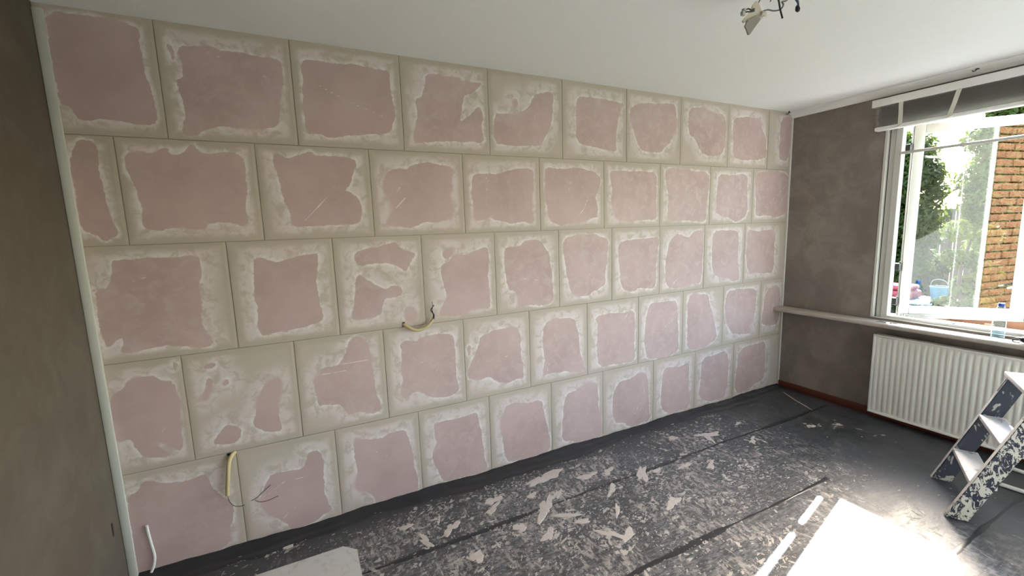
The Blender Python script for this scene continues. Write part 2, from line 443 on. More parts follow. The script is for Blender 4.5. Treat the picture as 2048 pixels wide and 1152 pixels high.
M = {}
M['block'] = block_material()
M['filler'] = simple('joint_filler', (0.33, 0.285, 0.22), 0.8, var=0.08)
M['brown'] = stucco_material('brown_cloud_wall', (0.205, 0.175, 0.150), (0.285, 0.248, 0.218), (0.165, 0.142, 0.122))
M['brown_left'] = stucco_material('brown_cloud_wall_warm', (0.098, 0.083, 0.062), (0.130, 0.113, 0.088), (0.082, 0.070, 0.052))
M['ceil'] = simple('white_ceiling', (0.83, 0.83, 0.80), 0.85, var=0.012, scale=30, bump=0.06)
M['floor'] = floor_material()
M['film'] = simple('black_film', (0.022, 0.024, 0.027), 0.34, var=0.25, scale=9, bump=0.15)
M['plaster'] = simple('dried_plaster', (0.56, 0.50, 0.46), 0.85, var=0.10, scale=40, bump=0.3)
def fleck_material():
    t = NT('scattered_plaster'); v = t.coord(); a = t.noise(v, 9, 4, 0.7); b = t.noise(v, 60, 2)
    c = t.mix(t.ss(a, 0.35, 0.65), (0.27, 0.26, 0.25), (0.64, 0.59, 0.55)); c = t.mix(t.math('MULTIPLY', b, 0.5), c, (0.30, 0.27, 0.25))
    t.bsdf(c, 0.85, 0, None, 0.3); return t.m
M['fleck'] = fleck_material()
M['white'] = simple('white_paint', (0.80, 0.79, 0.76), 0.42, var=0.03, scale=8)
M['frame'] = simple('cream_window_paint', (0.56, 0.555, 0.51), 0.35, var=0.03, scale=8)
M['gasket'] = simple('black_gasket', (0.02, 0.02, 0.02), 0.6)
M['sill'] = simple('taupe_sill', (0.42, 0.37, 0.32), 0.28, var=0.06, scale=18)
M['redbase'] = simple('red_brown_skirting', (0.11, 0.026, 0.014), 0.4, var=0.1, scale=12)
M['rad'] = simple('radiator_enamel', (0.80, 0.79, 0.73), 0.35, var=0.02, scale=6)
M['blind'] = simple('aluminium_slat_grey', (0.70, 0.69, 0.65), 0.35, var=0.04, scale=10)
M['tape'] = simple('cotton_tape', (0.66, 0.64, 0.55), 0.85, var=0.05, scale=60, bump=0.3)
M['steel'] = simple('grey_steel', (0.42, 0.42, 0.40), 0.35, 0.9, var=0.08)
M['darksteel'] = simple('dark_steel', (0.07, 0.07, 0.065), 0.45, 0.6, var=0.1)
M['conduit'] = simple('yellowed_conduit', (0.56, 0.46, 0.25), 0.5, var=0.05)
M['wireblack'] = simple('black_wire', (0.012, 0.012, 0.014), 0.45)
M['wireblue'] = simple('blue_wire', (0.02, 0.06, 0.13), 0.4)
M['wiregrey'] = simple('grey_wire', (0.09, 0.095, 0.10), 0.45)
M['wirebrown'] = simple('brown_wire', (0.09, 0.05, 0.03), 0.45)
M['connector'] = simple('clear_terminal', (0.40, 0.41, 0.39), 0.2)
M['ceilbox'] = simple('old_ceiling_rose', (0.50, 0.45, 0.36), 0.5, var=0.08)
M['rosegrey'] = simple('dusty_plate', (0.24, 0.22, 0.19), 0.5, var=0.1)

def glass_material(name, tint=(1, 1, 1), f0=0.05):
    """thin clear sheet: transparent with a mirror coat that grows towards grazing angles"""
    t = NT(name)
    lw = t.n('ShaderNodeLayerWeight'); lw.inputs[0].default_value = 0.5
    fac = t.math('MULTIPLY_ADD', t.math('POWER', lw.outputs['Facing'], 4.0), 1.0-f0, f0)
    tr = t.n('ShaderNodeBsdfTransparent'); tr.inputs[0].default_value = (*tint, 1)
    gl = t.n('ShaderNodeBsdfGlossy'); gl.inputs['Roughness'].default_value = 0.0
    mx = t.n('ShaderNodeMixShader'); t.l(fac, mx.inputs[0]); t.l(tr.outputs[0], mx.inputs[1]); t.l(gl.outputs[0], mx.inputs[2])
    t.l(mx.outputs[0], t.out.inputs[0])
    return t.m
M['glass'] = glass_material('window_glass', (0.97, 0.985, 0.98))

# ------------------------------------------------------------------ room shell
floor = struct(box('floor', XL-0.1, LX+0.12, YB-0.1, 0.104, -0.06, 0.0, M['floor']))
ceiling = struct(box('ceiling', XL-0.1, LX+0.30, YB-0.1, 0.104, HC, HC+0.12, M['ceil']))
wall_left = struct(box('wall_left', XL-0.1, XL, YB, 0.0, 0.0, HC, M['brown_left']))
BX0, BX1, BZ0, BZ1 = 4.25, 4.85, 0.90, 2.30      # unseen casement added behind the camera to let in more light
bm = bmesh.new()
for (xa, xb, za, zb) in ((XL-0.1, BX0, 0, HC), (BX0, BX1, 0, BZ0), (BX0, BX1, BZ1, HC), (BX1, LX+0.12, 0, HC)):
    bx(bm, xa, xb, YB-0.1, YB, za, zb)
wall_behind = struct(bm_obj('wall_behind', bm, M['ceil']))  # unseen wall, made white to bounce light onto the window wall

# window wall with two openings (the second lies beyond the picture)
Z0, Z1 = 0.815, 2.335           # opening of the window in view
YA, YC = -0.710, -1.640
W2A, W2B = -2.30, -3.62
WT = 0.20                       # wall thickness
bm = bmesh.new()
for (ya, yb, za, zb) in ((0.104, YA, 0, HC), (YA, YC, 0, Z0), (YA, YC, Z1, HC), (YC, W2A, 0, HC),
                         (W2A, W2B, 0, Z0), (W2A, W2B, Z1, HC), (W2B, YB, 0, HC)):
    bx(bm, LX, LX+WT, min(ya, yb), max(ya, yb), za, zb)
wall_right = struct(bm_obj('wall_right', bm, M['brown']))
added_eave = struct(box('added_eave', LX+0.301, LX+0.85, YB-0.1, 2.0, 2.76, 2.86, M['white'] if 'white' in M else M['ceil']))  # unseen eave added to cut sky light on the lower walls

# ------------------------------------------------------------------ pink block wall
ROWZ = [0.0, 0.5324, 1.0680, 1.6011, 2.0728, HC]
JOINTS = {5: [0.464, 0.936, 1.410, 1.880, 2.359, 2.815, 3.326, 3.800, 4.297],
          4: [0.294, 0.778, 1.238, 1.726, 2.197, 2.675, 3.161, 3.640, 4.130, 4.641],
          3: [0.532, 1.011, 1.492, 1.962, 2.442, 2.902, 3.373, 3.872, 4.379],
          2: [0.169, 0.698, 1.234, 1.771, 2.303, 2.830, 3.367, 3.920, 4.460],
          1: [0.363, 0.894, 1.430, 1.956, 2.487, 3.033, 3.570, 4.115, 4.639]}
def chaikin(P):
    Q = []
    for i in range(len(P)):
        a, b = P[i], P[(i+1) % len(P)]
        Q += [0.8*a+0.2*b, 0.2*a+0.8*b]
    return np.array(Q)
POLY = [chaikin(np.array(p, float).reshape(-1, 2)/1000.0) for p in PINK]
LINES = [np.array(p, float).reshape(-1, 2)/1000.0 for p in STROKE]
def seg_dist(G, A, B):
    d = B-A; l2 = (d*d).sum(1)+1e-12
    best = np.full(len(G), 9.0)
    for k in range(len(A)):
        tt = np.clip(((G-A[k])@d[k])/l2[k], 0, 1)
        q = G-(A[k]+tt[:, None]*d[k])
        best = np.minimum(best, np.hypot(q[:, 0], q[:, 1]))
    return best
def poly_sd(G, P):
    dist = seg_dist(G, P, np.roll(P, -1, 0))
    ins = np.zeros(len(G), bool); n = len(P)
    for i in range(n):
        x1, y1 = P[i]; x2, y2 = P[(i+1) % n]
        if y1 == y2: continue
        c = (y1 > G[:, 1]) != (y2 > G[:, 1])
        ins ^= c & (G[:, 0] < (x2-x1)*(G[:, 1]-y1)/(y2-y1)+x1)
    return np.where(ins, -dist, dist)

wall_pink = struct(box('wall_front', XL, LX, 0.0045, 0.104, 0.0, HC, M['filler']))
GAP = 0.0016; STEP = 0.0135
for row in (5, 4, 3, 2, 1):
    z0, z1 = ROWZ[5-row], ROWZ[6-row]
    xs = [XL] + JOINTS[row] + [LX]
    for k in range(len(xs)-1):
        xa, xb = xs[k], xs[k+1]
        ga = GAP if k else 0.0; gb = GAP if k < len(xs)-2 else 0.0
        za = z0+(GAP if row != 5 else 0.0); zb = z1-(GAP if row != 1 else 0.0)
        nx = max(3, int((xb-xa)/STEP)); nz = max(3, int((zb-za)/STEP))
        gx = np.linspace(xa+ga, xb-gb, nx+1); gz = np.linspace(za, zb, nz+1)
        yo = -R.uniform(0.0, 0.0012)
        X, Z = np.meshgrid(gx, gz); G = np.stack([X.ravel(), Z.ravel()], 1)
        edge = np.minimum(np.minimum(G[:, 0]-xa, xb-G[:, 0]), np.minimum(G[:, 1]-z0, z1-G[:, 1]))
        Y = np.where(edge < 0.004, yo+0.0012, yo)
        nv = len(G)
        V = np.zeros((nv+4, 3)); V[:nv, 0] = G[:, 0]; V[:nv, 1] = Y; V[:nv, 2] = G[:, 1]
        cid = [0, nx, (nz)*(nx+1)+nx, nz*(nx+1)]
        for q, c in enumerate(cid): V[nv+q] = (V[c, 0], 0.0045, V[c, 2])
        w = nx+1
        F = [(j*w+i, j*w+i+1, (j+1)*w+i+1, (j+1)*w+i) for j in range(nz) for i in range(nx)]
        bot = list(range(0, w)); top = [nz*w+i for i in range(w)]; lef = [j*w for j in range(nz+1)]; rig = [j*w+nx for j in range(nz+1)]
        F.append(tuple(reversed(bot))+(nv, nv+1)); F.append(tuple(top)+(nv+2, nv+3))
        F.append(tuple(lef)+(nv+3, nv)); F.append(tuple(reversed(rig))+(nv+1, nv+2))
        me = bpy.data.meshes.new('gypsum_block'); me.from_pydata(V.tolist(), [], F)
        sd = np.full(nv, 0.25)
        for P in POLY:
            c = P.mean(0)
            if xa-0.01 < c[0] < xb+0.01 and z0 < c[1] < z1: sd = np.minimum(sd, poly_sd(G, P))
        st = np.full(nv, 0.2)
        for S in LINES:
            c = S.mean(0)
            if xa < c[0] < xb and z0 < c[1] < z1: st = np.minimum(st, seg_dist(G, S[:-1], S[1:]))
        for nm, arr in (('sd', sd), ('jd', np.maximum(edge, 0)), ('st', st)):
            a = me.attributes.new(nm, 'FLOAT', 'POINT')
            a.data.foreach_set('value', np.concatenate([arr, np.full(4, arr.min())]).astype(np.float32))
        me.update()
        link('gypsum_block', me, M['block'], wall_pink)

# corner strips, skirting, ceiling moulding
M['strip'] = simple('grey_white_strip', (0.52, 0.54, 0.49), 0.5, var=0.03)
trim_1 = struct(box('trim_1', XL+0.001, XL+0.034, -0.014, -0.0012, 0.0, HC-0.022, M['strip'], bev=0.003))
trim_2 = struct(box('trim_2', LX-0.010, LX-0.0005, -0.012, -0.0012, 0.0, HC-0.050, M['white'], bev=0.002))
base_r = struct(box('baseboard_right', LX-0.016, LX-0.0005, YB+0.01, -0.013, 0.0, 0.062, M['redbase'], bev=0.003))
prof = [(LX-0.001, HC-0.001), (LX-0.066, HC-0.001), (LX-0.066, HC-0.008), (LX-0.058, HC-0.013), (LX-0.045, HC-0.018), (LX-0.030, HC-0.028),
        (LX-0.020, HC-0.040), (LX-0.015, HC-0.050), (LX-0.001, HC-0.050)]
trim_3 = struct(prism('trim_3', prof, 1, YB+0.01, -0.0015, M['white']))
for p, r in (((4.930, -1.20), 0.010), ((4.842, -0.046), 0.009)):
    h = thing('ceiling_hook', (p[0], p[1], HC-0.02), 'small dark metal hook above the white blind' if p[1] < -1 else 'small dark metal hook in the ceiling corner by the pink wall', 'hook')
    lathe('hook_plate', [(0.011, 0), (0.011, 0.004), (0.006, 0.008), (0.004, 0.0185)], p[0], p[1], HC-0.0235, M['darksteel'], h, 12)
    tube('hook_bend', [(p[0], p[1], HC-0.020), (p[0]-0.004, p[1]+0.008, HC-0.030), (p[0]-0.004, p[1]+0.018, HC-0.030), (p[0]-0.003, p[1]+0.022, HC-0.022)], 0.0028, M['darksteel'], h, 8, 4)

# ------------------------------------------------------------------ floor film and plaster
def hash2(x, y, s=0):
    return math.sin(x*12.9898+y*78.233+s*37.7)*43758.5453 % 1.0
def wav(x, s):
    return math.sin(x*5.1+s)+0.6*math.sin(x*11.7+2.1*s)+0.35*math.sin(x*27.3+3.7*s)+0.2*math.sin(x*61+s)
# film turned up against the pink wall, wrinkled
verts, faces = [], []
NX, NS = 240, 12
for i in range(NX+1):
    x = XL+0.035+(LX-0.016-XL-0.037)*i/NX
    wd = 0.12+0.022*wav(x*0.6, 1.3); hh = 0.020+0.005*wav(x*1.1, 0.4)
    for j in range(NS+1):
        t_ = j/NS
        y = -wd*(1-t_)-0.0022
        z = 0.0004+max(0, hh)*t_**2.2
        fold = 0.5+0.5*math.sin(t_*11+1.3*wav(x*0.5, 2.2))
        z += 0.0055*fold*math.sin(math.pi*min(1, t_*1.1))*(0.6+0.4*math.sin(x*3+1))
        if j == 0: z = 0.0004
        verts.append((x, y, max(z, 0.0004)))
for i in range(NX):
    for j in range(NS):
        a = i*(NS+1)+j; faces.append((a, a+1, a+NS+2, a+NS+1))
mesh('film_edge', verts, faces, M['film'], floor, smooth=True)
# overlaps of the film lengths
for (yy, x0, x1, s) in ((-0.497, XL+0.04, 4.90, 0.7), (-1.112, 0.3, 3.70, 2.9), (-1.745, 0.2, 4.6, 5.1)):
    verts, faces = [], []; n = 160
    for i in range(n+1):
        x = x0+(x1-x0)*i/n
        w_ = 0.013+0.007*max(-1, min(1, wav(x*0.9, s))); yo = 0.004*wav(x*0.4, s+1)
        verts += [(x, yy+yo-w_, 0.0004), (x, yy+yo-w_*0.5, 0.0016+0.0004*wav(x, s)*0.5), (x, yy+yo+w_*0.6, 0.0014), (x, yy+yo+w_, 0.0004)]
    for i in range(n):
        for j in range(3):
            a = i*4+j; faces.append((a, a+1, a+5, a+4))
    mesh('film_seam', verts, faces, M['film'], floor, smooth=True)

def blob(cx, cyy, r, ang, stretch, rough, rng, zt, n=18):
    ph = [rng.uniform(0, 6.28) for _ in range(4)]
    ring = []
    for k in range(n):
        a = 2*math.pi*k/n
        q = 1+0.7*rough*(0.45*math.sin(2*a+ph[0])+0.4*math.sin(3*a+ph[1])+0.25*math.sin(5*a+ph[2])+0.16*math.sin(9*a+ph[3]))
        q = max(0.22, q)*r
        lx, ly = q*math.cos(a)*stretch, q*math.sin(a)/math.sqrt(stretch)
        ring.append((cx+lx*math.cos(ang)-ly*math.sin(ang), cyy+lx*math.sin(ang)+ly*math.cos(ang)))
    z0_ = 0.0003
    v = [(x, y, z0_) for x, y in ring] + [(cx+(x-cx)*0.86, cyy+(y-cyy)*0.86, zt) for x, y in ring] + [(cx, cyy, zt*1.15)]
    f = [(k, (k+1) % n, n+(k+1) % n, n+k) for k in range(n)] + [(n+k, n+(k+1) % n, 2*n) for k in range(n)]
    return v, f
# large dried splashes, (x, y, radius, angle, stretch, roughness)
SPL = [
 (1.985,-0.515,.050,.7,1.5,.9),(2.05,-0.46,.03,.8,2.2,.6),(2.11,-0.43,.016,.7,3.0,.3),(1.795,-.577,.033,.2,1.1,.6),(2.085,-.62,.026,-.5,2.4,.5),(2.03,-.60,.018,-.6,2.6,.4),(1.31,-.43,.030,-1.2,2.0,.9),(2.17,-.235,.060,.1,2.0,.7),(2.10,-.25,.045,0.2,1.6,.8),
 (1.90,-.70,.034,.5,1.3,.9),(1.51,-.66,.035,.7,1.3,.7),(2.12,-.70,.026,-.3,2.0,.5),(2.20,-.86,.034,-.9,2.2,.8),(2.27,-.90,.030,.5,2.3,.5),(1.76,-.29,.036,.3,1.5,.8),(1.99,-.36,.024,.2,1.5,.5),(2.14,-.43,.020,.8,2.6,.4),(2.68,-.82,.040,.3,1.4,.9),(1.73,-.36,.030,.6,1.8,.9),(1.46,-.40,.035,.7,1.5,.9),(2.35,-.72,.022,.8,2.4,.8),(3.27,-.265,.030,.2,1.5,.6),(3.55,-.36,.045,-.2,1.8,1.0),(3.5,-.40,.03,1.1,2.4,.7),(2.72,-.52,.040,.8,1.9,1.0),(2.77,-.49,.02,.7,2.8,.4),(2.84,-.53,.022,.1,1.5,.3),(2.56,-.38,.03,.3,1.6,.9),
 (.565,-.085,.036,.15,1.4,.5),(.64,-.075,.028,.3,1.9,.6),(.66,-.118,.020,.1,1.5,.4),(.44,-.08,.018,.1,1.8,.4),(1.24,-.27,.022,.2,1.8,.7),(1.42,-.30,.012,1.2,3.5,.2),(.24,-.03,.014,0,1.5,.3),(3.05,-.58,.026,.2,2.0,.9),(3.2,-.66,.03,.4,1.6,1.0),(2.45,-.55,.03,.6,2.0,.9),(2.40,-.36,.035,.2,1.9,1.0),(3.75,-.58,.028,.5,1.8,1.0),(4.35,-.66,.022,-.3,1.5,.8),(4.55,-.75,.018,-.2,1.6,.8),(3.9,-.35,.02,.2,1.9,.6),
]
rs = random.Random(21)
for (x, y, r, a, s, q) in SPL:
    v, f = blob(x, y, r, a, s, q, rs, 0.0022, 26)
    mesh('plaster_splash', v, f, M['plaster'], floor, smooth=False)
# line of plaster in the corner
tube('plaster_line', [(4.84, -0.14, 0.0014), (4.79, -0.22, 0.0014), (4.74, -0.31, 0.0014), (4.69, -0.42, 0.0014), (4.65, -0.50, 0.0012)], [0.003, 0.006, 0.004, 0.006, 0.003], M['plaster'], floor, 6, 3)
# uncountable small flecks
V, F = [], []
cl = [(rs.uniform(0.9, 3.9), rs.uniform(-1.6, -0.15), rs.uniform(0.08, 0.30)) for _ in range(60)]
def fleck(x, y, r, a, s):
    n = 7 if r < 0.006 else 13; o = len(V); zt = rs.uniform(0.0008, 0.0016)
    for k in range(n):
        t_ = 2*math.pi*k/n; q = r*rs.uniform(0.55, 1.25)
        lx, ly = q*math.cos(t_)*s, q*math.sin(t_)/math.sqrt(s)
        V.append((x+lx*math.cos(a)-ly*math.sin(a), y+lx*math.sin(a)+ly*math.cos(a), zt))
    F.append(tuple(range(o, o+n)))
for (sx_, sy_, sr_, sa_, ss_, sq_) in SPL:
    for _ in range(26):
        q_ = sr_*rs.uniform(0.9, 3.2); a_ = rs.uniform(0, 6.28)
        fleck(sx_+q_*math.cos(a_)*1.3, min(-0.02, sy_+q_*math.sin(a_)*0.8), min(0.012, 0.0016*math.exp(abs(rs.gauss(0, 1.0)))), rs.uniform(0, 3.1), rs.uniform(1, 2.2))
for _ in range(420):
    c = rs.choice(cl); x = rs.gauss(c[0], c[2]); y = rs.gauss(c[1], c[2]*0.6)
    if 0.2 < x < 3.7 and -2.2 < y < -0.13: fleck(x, y, rs.uniform(0.006, 0.013), rs.gauss(0.4, 0.8), rs.uniform(1.0, 2.0))
cnt = 0
while cnt < 13000:
    if rs.random() < 0.62:
        c = rs.choice(cl); x = rs.gauss(c[0], c[2]); y = rs.gauss(c[1], c[2]*0.6)
    else:
        x = rs.uniform(0.1, 4.7); y = rs.uniform(-2.3, -0.03)
    if not (0.05 < x < LX-0.1 and -2.4 < y < -0.02): continue
    keep = 1.0
    if y > -0.13: keep = 0.25
    if x > 3.5: keep *= max(0.10, 1-(x-3.5)/0.9)
    if y < -1.1 and x > 2.9: keep *= 0.35
    if rs.random() > keep: continue
    r = 0.0018*math.exp(abs(rs.gauss(0, 0.75)))
    a = rs.gauss(0.45 if x < 3 else -0.15, 0.7)
    fleck(x, y, min(r, 0.014), a, rs.uniform(1.0, 2.6)); cnt += 1
fl = mesh('plaster_flecks', V, F, M['fleck'], floor)
fl['kind'] = 'stuff'

# ------------------------------------------------------------------ window
ZS = 0.800                      # sill top
sill_prof = [(LX-0.002, ZS), (4.850, ZS), (4.840, ZS-0.003), (4.834, ZS-0.010), (4.834, ZS-0.026), (4.840, ZS-0.034), (4.850, ZS-0.036), (LX-0.002, ZS-0.036)]
sill = struct(prism('window_sill', sill_prof, 1, YB+0.3, -0.0015, M['sill'], smooth=True))

FX0, FX1 = LX+0.018, LX+0.075
YI0, YI1 = -0.815, -1.565       # clear opening of the casement frame
bm = bmesh.new()
def fr(x0, x1, y0, y1, z0, z1, b=0.003): bx(bm, x0, x1, min(y0, y1), max(y0, y1), z0, z1, b, seg=1)
E0 = 0.0015
fr(LX-0.004, LX+0.030, YA-E0, YA-0.022, Z0+E0, Z1-E0)                 # bead along the wall
fr(FX0+0.012, FX1, YA-0.024, YA-0.062, Z0+E0, Z1-E0)
fr(FX0, FX1, YA-0.063, YI0, Z0+E0, Z1-E0)
fr(FX0+0.006, FX1, YI1, YC+0.024, Z0+E0, Z1-E0)
fr(LX-0.004, LX+0.030, YC+0.022, YC+E0, Z0+E0, Z1-E0)
fr(FX0, FX1, YI0-0.0005, YI1+0.0005, Z0+E0, Z0+0.026)                   # bottom
fr(FX0, FX1, YI0-0.0005, YI1+0.0005, Z1-0.045, Z1-E0)                   # head
fr(FX1+0.0005, LX+0.16, YA-0.002, YA-0.030, Z0+E0, Z1-E0)                # outer lining
fr(FX1+0.0005, LX+0.23, YI1-0.010, YC+0.002, Z0+E0, Z1-E0)
fr(FX1+0.0005, LX+0.24, YA-0.002, YC+0.002, Z0-0.02, Z0+0.008)           # outer sill
window_1 = struct(bm_obj('window_1', bm, M['frame'], None, True))
box('window_board', LX+0.0002, FX0-0.0005, YC+0.025, YA-0.024, Z0+0.0005, Z0+0.006, M['white'], window_1)
tube('draught_strip', [(FX1+0.004, YI0+0.004, Z0+0.03), (FX1+0.004, YI0+0.004, Z1-0.05)], 0.004, M['gasket'], window_1, 6, 1)

# open casement, hinged by the left jamb and swung outwards
TH = math.radians(40)
HG = Vector((LX+0.120, -0.845, 0))
S_ = Vector((math.sin(TH), -math.cos(TH), 0)); N_ = Vector((math.cos(TH), math.sin(TH), 0))
SM = Matrix(((S_.x, N_.x, 0, HG.x), (S_.y, N_.y, 0, HG.y), (0, 0, 1, 0), (0, 0, 0, 1)))   # local x along sash, y outwards
SW, ST = 0.722, 0.040
SZ0, SZ1 = 0.822, 2.300
bm = bmesh.new()
bx(bm, 0, 0.064, 0, ST, SZ0, SZ1, 0.004, SM)
bx(bm, SW-0.064, SW, 0, ST, SZ0, SZ1, 0.004, SM)
bx(bm, 0.0645, SW-0.0645, 0, ST, SZ0, SZ0+0.088, 0.004, SM)
bx(bm, 0.0645, SW-0.0645, 0, ST, SZ1-0.066, SZ1, 0.004, SM)
sash = bm_obj('casement_sash', bm, M['frame'], window_1, True)
box('pane', 0.060, SW-0.060, ST*0.45, ST*0.55, SZ0+0.084, SZ1-0.062, M['glass'], sash, 0, SM)
box('edge_gasket', -0.0035, -0.0003, 0.004, ST-0.004, SZ0+0.01, SZ1-0.01, M['gasket'], sash, 0, SM)
for zz in (0.95, 1.225, 2.13):
    bm = bmesh.new()
    bx(bm, FX1+0.001, LX+0.116, -0.842, YI0+0.018, zz-0.028, zz+0.028, 0.003)
    bmesh.ops.create_cone(bm, cap_ends=True, segments=10, radius1=0.007, radius2=0.007, depth=0.075, matrix=Matrix.Translation((LX+0.112, -0.832, zz)))
    hv = bm_obj('hinge', bm, M['darksteel'], window_1, True)
def sl(x, y, z): return SM @ Vector((x, y, z))
tube('window_stay', [sl(0.035, -0.014, SZ0+0.022), sl(0.10, -0.016, SZ0+0.024), sl(0.16, -0.016, SZ0+0.024), sl(0.24, -0.016, SZ0+0.023), sl(0.34, -0.014, SZ0+0.021)], [0.0055, 0.0045, 0.0045, 0.0075, 0.0075, 0.0045, 0.0045, 0.004], M['steel'], sash, 8, 5)
lathe('stay_pivot', [(0.010, 0), (0.010, 0.012), (0.006, 0.016)], sl(0.030, -0.013, 0).x, sl(0.030, -0.013, 0).y, SZ0+0.012, M['steel'], sash, 12)
hd = tube('sash_handle', [sl(SW-0.030, -0.004, 1.10), sl(SW-0.030, -0.030, 1.10), sl(SW-0.055, -0.036, 1.094), sl(SW-0.125, -0.036, 1.075)], [0.008, 0.009, 0.009, 0.007], M['frame'], sash, 8, 5)
lathe('catch_plate', [(0.010, 0), (0.012, 0.006), (0.008, 0.010)], LX+0.040, -1.20, Z0+0.026, M['steel'], window_1, 12)

# second window, outside the picture: frame and pane
bm = bmesh.new()
for (y0, y1, z0, z1) in ((W2A-0.002, W2A-0.06, Z0+E0, Z1-E0), (W2B+0.06, W2B+0.002, Z0+E0, Z1-E0), (W2A-0.061, W2B+0.061, Z0+E0, Z0+0.06), (W2A-0.061, W2B+0.061, Z1-0.06, Z1-E0)):
    fr(FX0, FX1, y0, y1, z0, z1)
window_2 = struct(bm_obj('window_2', bm, M['frame'], None, True))
box('pane', LX+0.045, LX+0.049, W2B+0.058, W2A-0.058, Z0+0.058, Z1-0.058, M['glass'], window_2)

# unseen narrow window added behind the camera to brighten the room
bm = bmesh.new()
for (x0, x1, z0, z1) in ((BX0+0.002, BX0+0.06, BZ0+0.002, BZ1-0.002), (BX1-0.06, BX1-0.002, BZ0+0.002, BZ1-0.002), (BX0+0.061, BX1-0.061, BZ0+0.002, BZ0+0.06), (BX0+0.061, BX1-0.061, BZ1-0.06, BZ1-0.002)):
    bx(bm, x0, x1, YB-0.07, YB-0.02, z0, z1, 0.003, seg=1)
added_window = struct(bm_obj('added_window', bm, M['frame'], None, True))
box('pane', BX0+0.058, BX1-0.058, YB-0.047, YB-0.043, BZ0+0.058, BZ1-0.058, M['glass'], added_window)

# outside brickwork between the windows, seen reflected in the open casement
M['brick'] = simple('orange_brown_brick', (0.22, 0.095, 0.05), 0.85, var=0.22, scale=7, bump=0.4)
brk = None
pitch = 0.0625
for rw in range(0, 38):
    z = 0.12+rw*pitch
    y = -1.652-(0.105 if rw % 2 else 0)
    ys = [(-1.652, y)] if rw % 2 else []
    while y > -2.27:
        ys.append((y-0.0, max(-2.29, y-0.205))); y -= 0.215
    for (ya, yb) in ys:
        if abs(ya-yb) < 0.03: continue
        if brk is None or abs(abs(ya-yb)-0.205) > 0.002:
            o = box('brick', LX+WT+0.0005, LX+WT+0.028, yb+0.004, ya-0.004, z, z+0.051, M['brick'], wall_right, 0.003)
            if abs(abs(ya-yb)-0.205) <= 0.002: brk = (o, ya, z)
        else:
            c = brk[0].copy(); COL.objects.link(c); c.parent = wall_right
            c.location = (0, ya-brk[1], z-brk[2])

# net-curtain rod across the window
rod = thing('curtain_rod', (FX0-0.006, -1.19, 2.085), 'thin white rod across the window below the blind', 'curtain rod')
box('rod_bar', FX0-0.010, FX0-0.002, YI1-0.01, YI0+0.006, 2.082, 2.102, M['frame'], rod, 0.002)
for yy in (YI0+0.002, YI1-0.006):
    box('rod_clip', FX0-0.013, FX0-0.0003, yy-0.006, yy+0.008, 2.078, 2.106, M['frame'], rod, 0.002)

# ------------------------------------------------------------------ venetian blind, drawn up
BY0, BY1 = -0.640, -1.760
blind = thing('venetian_blind', (LX-0.04, -1.2, 2.28), 'white venetian blind pulled up above the window, slats stacked', 'blind')
box('headrail', LX-0.072, LX-0.003, BY1, BY0, 2.450, 2.505, M['white'], blind, 0.003)
sv = []
sn = 8
W_ = 0.050
for k in range(sn+1):
    t_ = k/sn; xx = LX-0.066+W_*t_; zz = 0.0035*math.sin(math.pi*t_)
    sv.append((xx, zz))
pr = sv + [(x, z-0.0009) for x, z in reversed(sv)]
yo0, yo1 = BY0-0.028, BY1+0.028
zs0 = 2.3035
first = None
NSL = 17
for k in range(NSL):
    z = zs0+k*0.0085
    if first is None:
        first = prism('slat', [(x, zz+z) for x, zz in pr], 1, yo1, yo0, M['blind'], blind)
    else:
        c = first.copy(); COL.objects.link(c); c.parent = blind; c.location = (R.uniform(-0.0012, 0.0012), R.uniform(-0.002, 0.002), z-zs0)
box('bottom_rail', LX-0.069, LX-0.012, yo1-0.002, yo0+0.002, 2.272, 2.300, M['white'], blind, 0.007)
for (ya, yb) in ((-0.823, -0.828), (-1.134, -1.098), (-1.452, -1.450)):
    xs_ = LX-0.0735; v = []; n = 6
    for k in range(n+1):
        t_ = k/n; z = 2.449-(2.449-2.290)*t_; y = ya+(yb-ya)*t_
        xw = xs_-0.002*math.sin(t_*9)
        for dx in (0, 0.0014):
            v += [(xw-dx, y-0.013, z), (xw-dx, y+0.013, z)]
    f = []
    for k in range(n):
        a = k*4
        f += [(a, a+1, a+5, a+4), (a+2, a+6, a+7, a+3), (a, a+4, a+6, a+2), (a+1, a+3, a+7, a+5)]
    f += [(0, 2, 3, 1), (n*4, n*4+1, n*4+3, n*4+2)]
    tp = mesh('ladder_tape', v, f, M['tape'], blind)
    tube('tape_knot', [(xs_-0.003, yb-0.016, 2.287), (xs_-0.006, yb-0.004, 2.282), (xs_-0.006, yb+0.008, 2.279), (xs_-0.003, yb+0.018, 2.275)], [0.003, 0.0065, 0.0055, 0.003], M['tape'], tp, 7, 4)

# ------------------------------------------------------------------ radiator
rad = thing('panel_radiator', (LX-0.06, -1.5, 0.055), 'cream ribbed panel radiator under the window sill', 'radiator')
RY0, RY1, RZ0, RZ1 = -0.788, -2.290, 0.055, 0.700
xf = LX-0.100
pts = []
pit = 0.0345; nr = int((abs(RY1-RY0)-0.03)/pit)
y = RY0-0.015
ys = []
for r in range(nr):
    for (f_, d_) in ((0.0, 0.0), (0.10, 0.0), (0.24, 0.0055), (0.40, 0.007), (0.62, 0.007), (0.78, 0.0055), (0.90, 0.0)):
        ys.append((y-(r+f_)*pit, d_))
ys.append((RY1+0.015, 0.0))
v, f = [], []
for (yy, dd) in ys:
    k0, k1 = 0.028, 0.020
    for (z, s) in ((RZ0+0.012, 0), (RZ0+0.012+k1, 0.15), (RZ0+0.012+2*k1, 1), (RZ1-0.014-2*k0, 1), (RZ1-0.014-k0, 0.15), (RZ1-0.014, 0)):
        v.append((xf+0.0135-dd*s, yy, z))
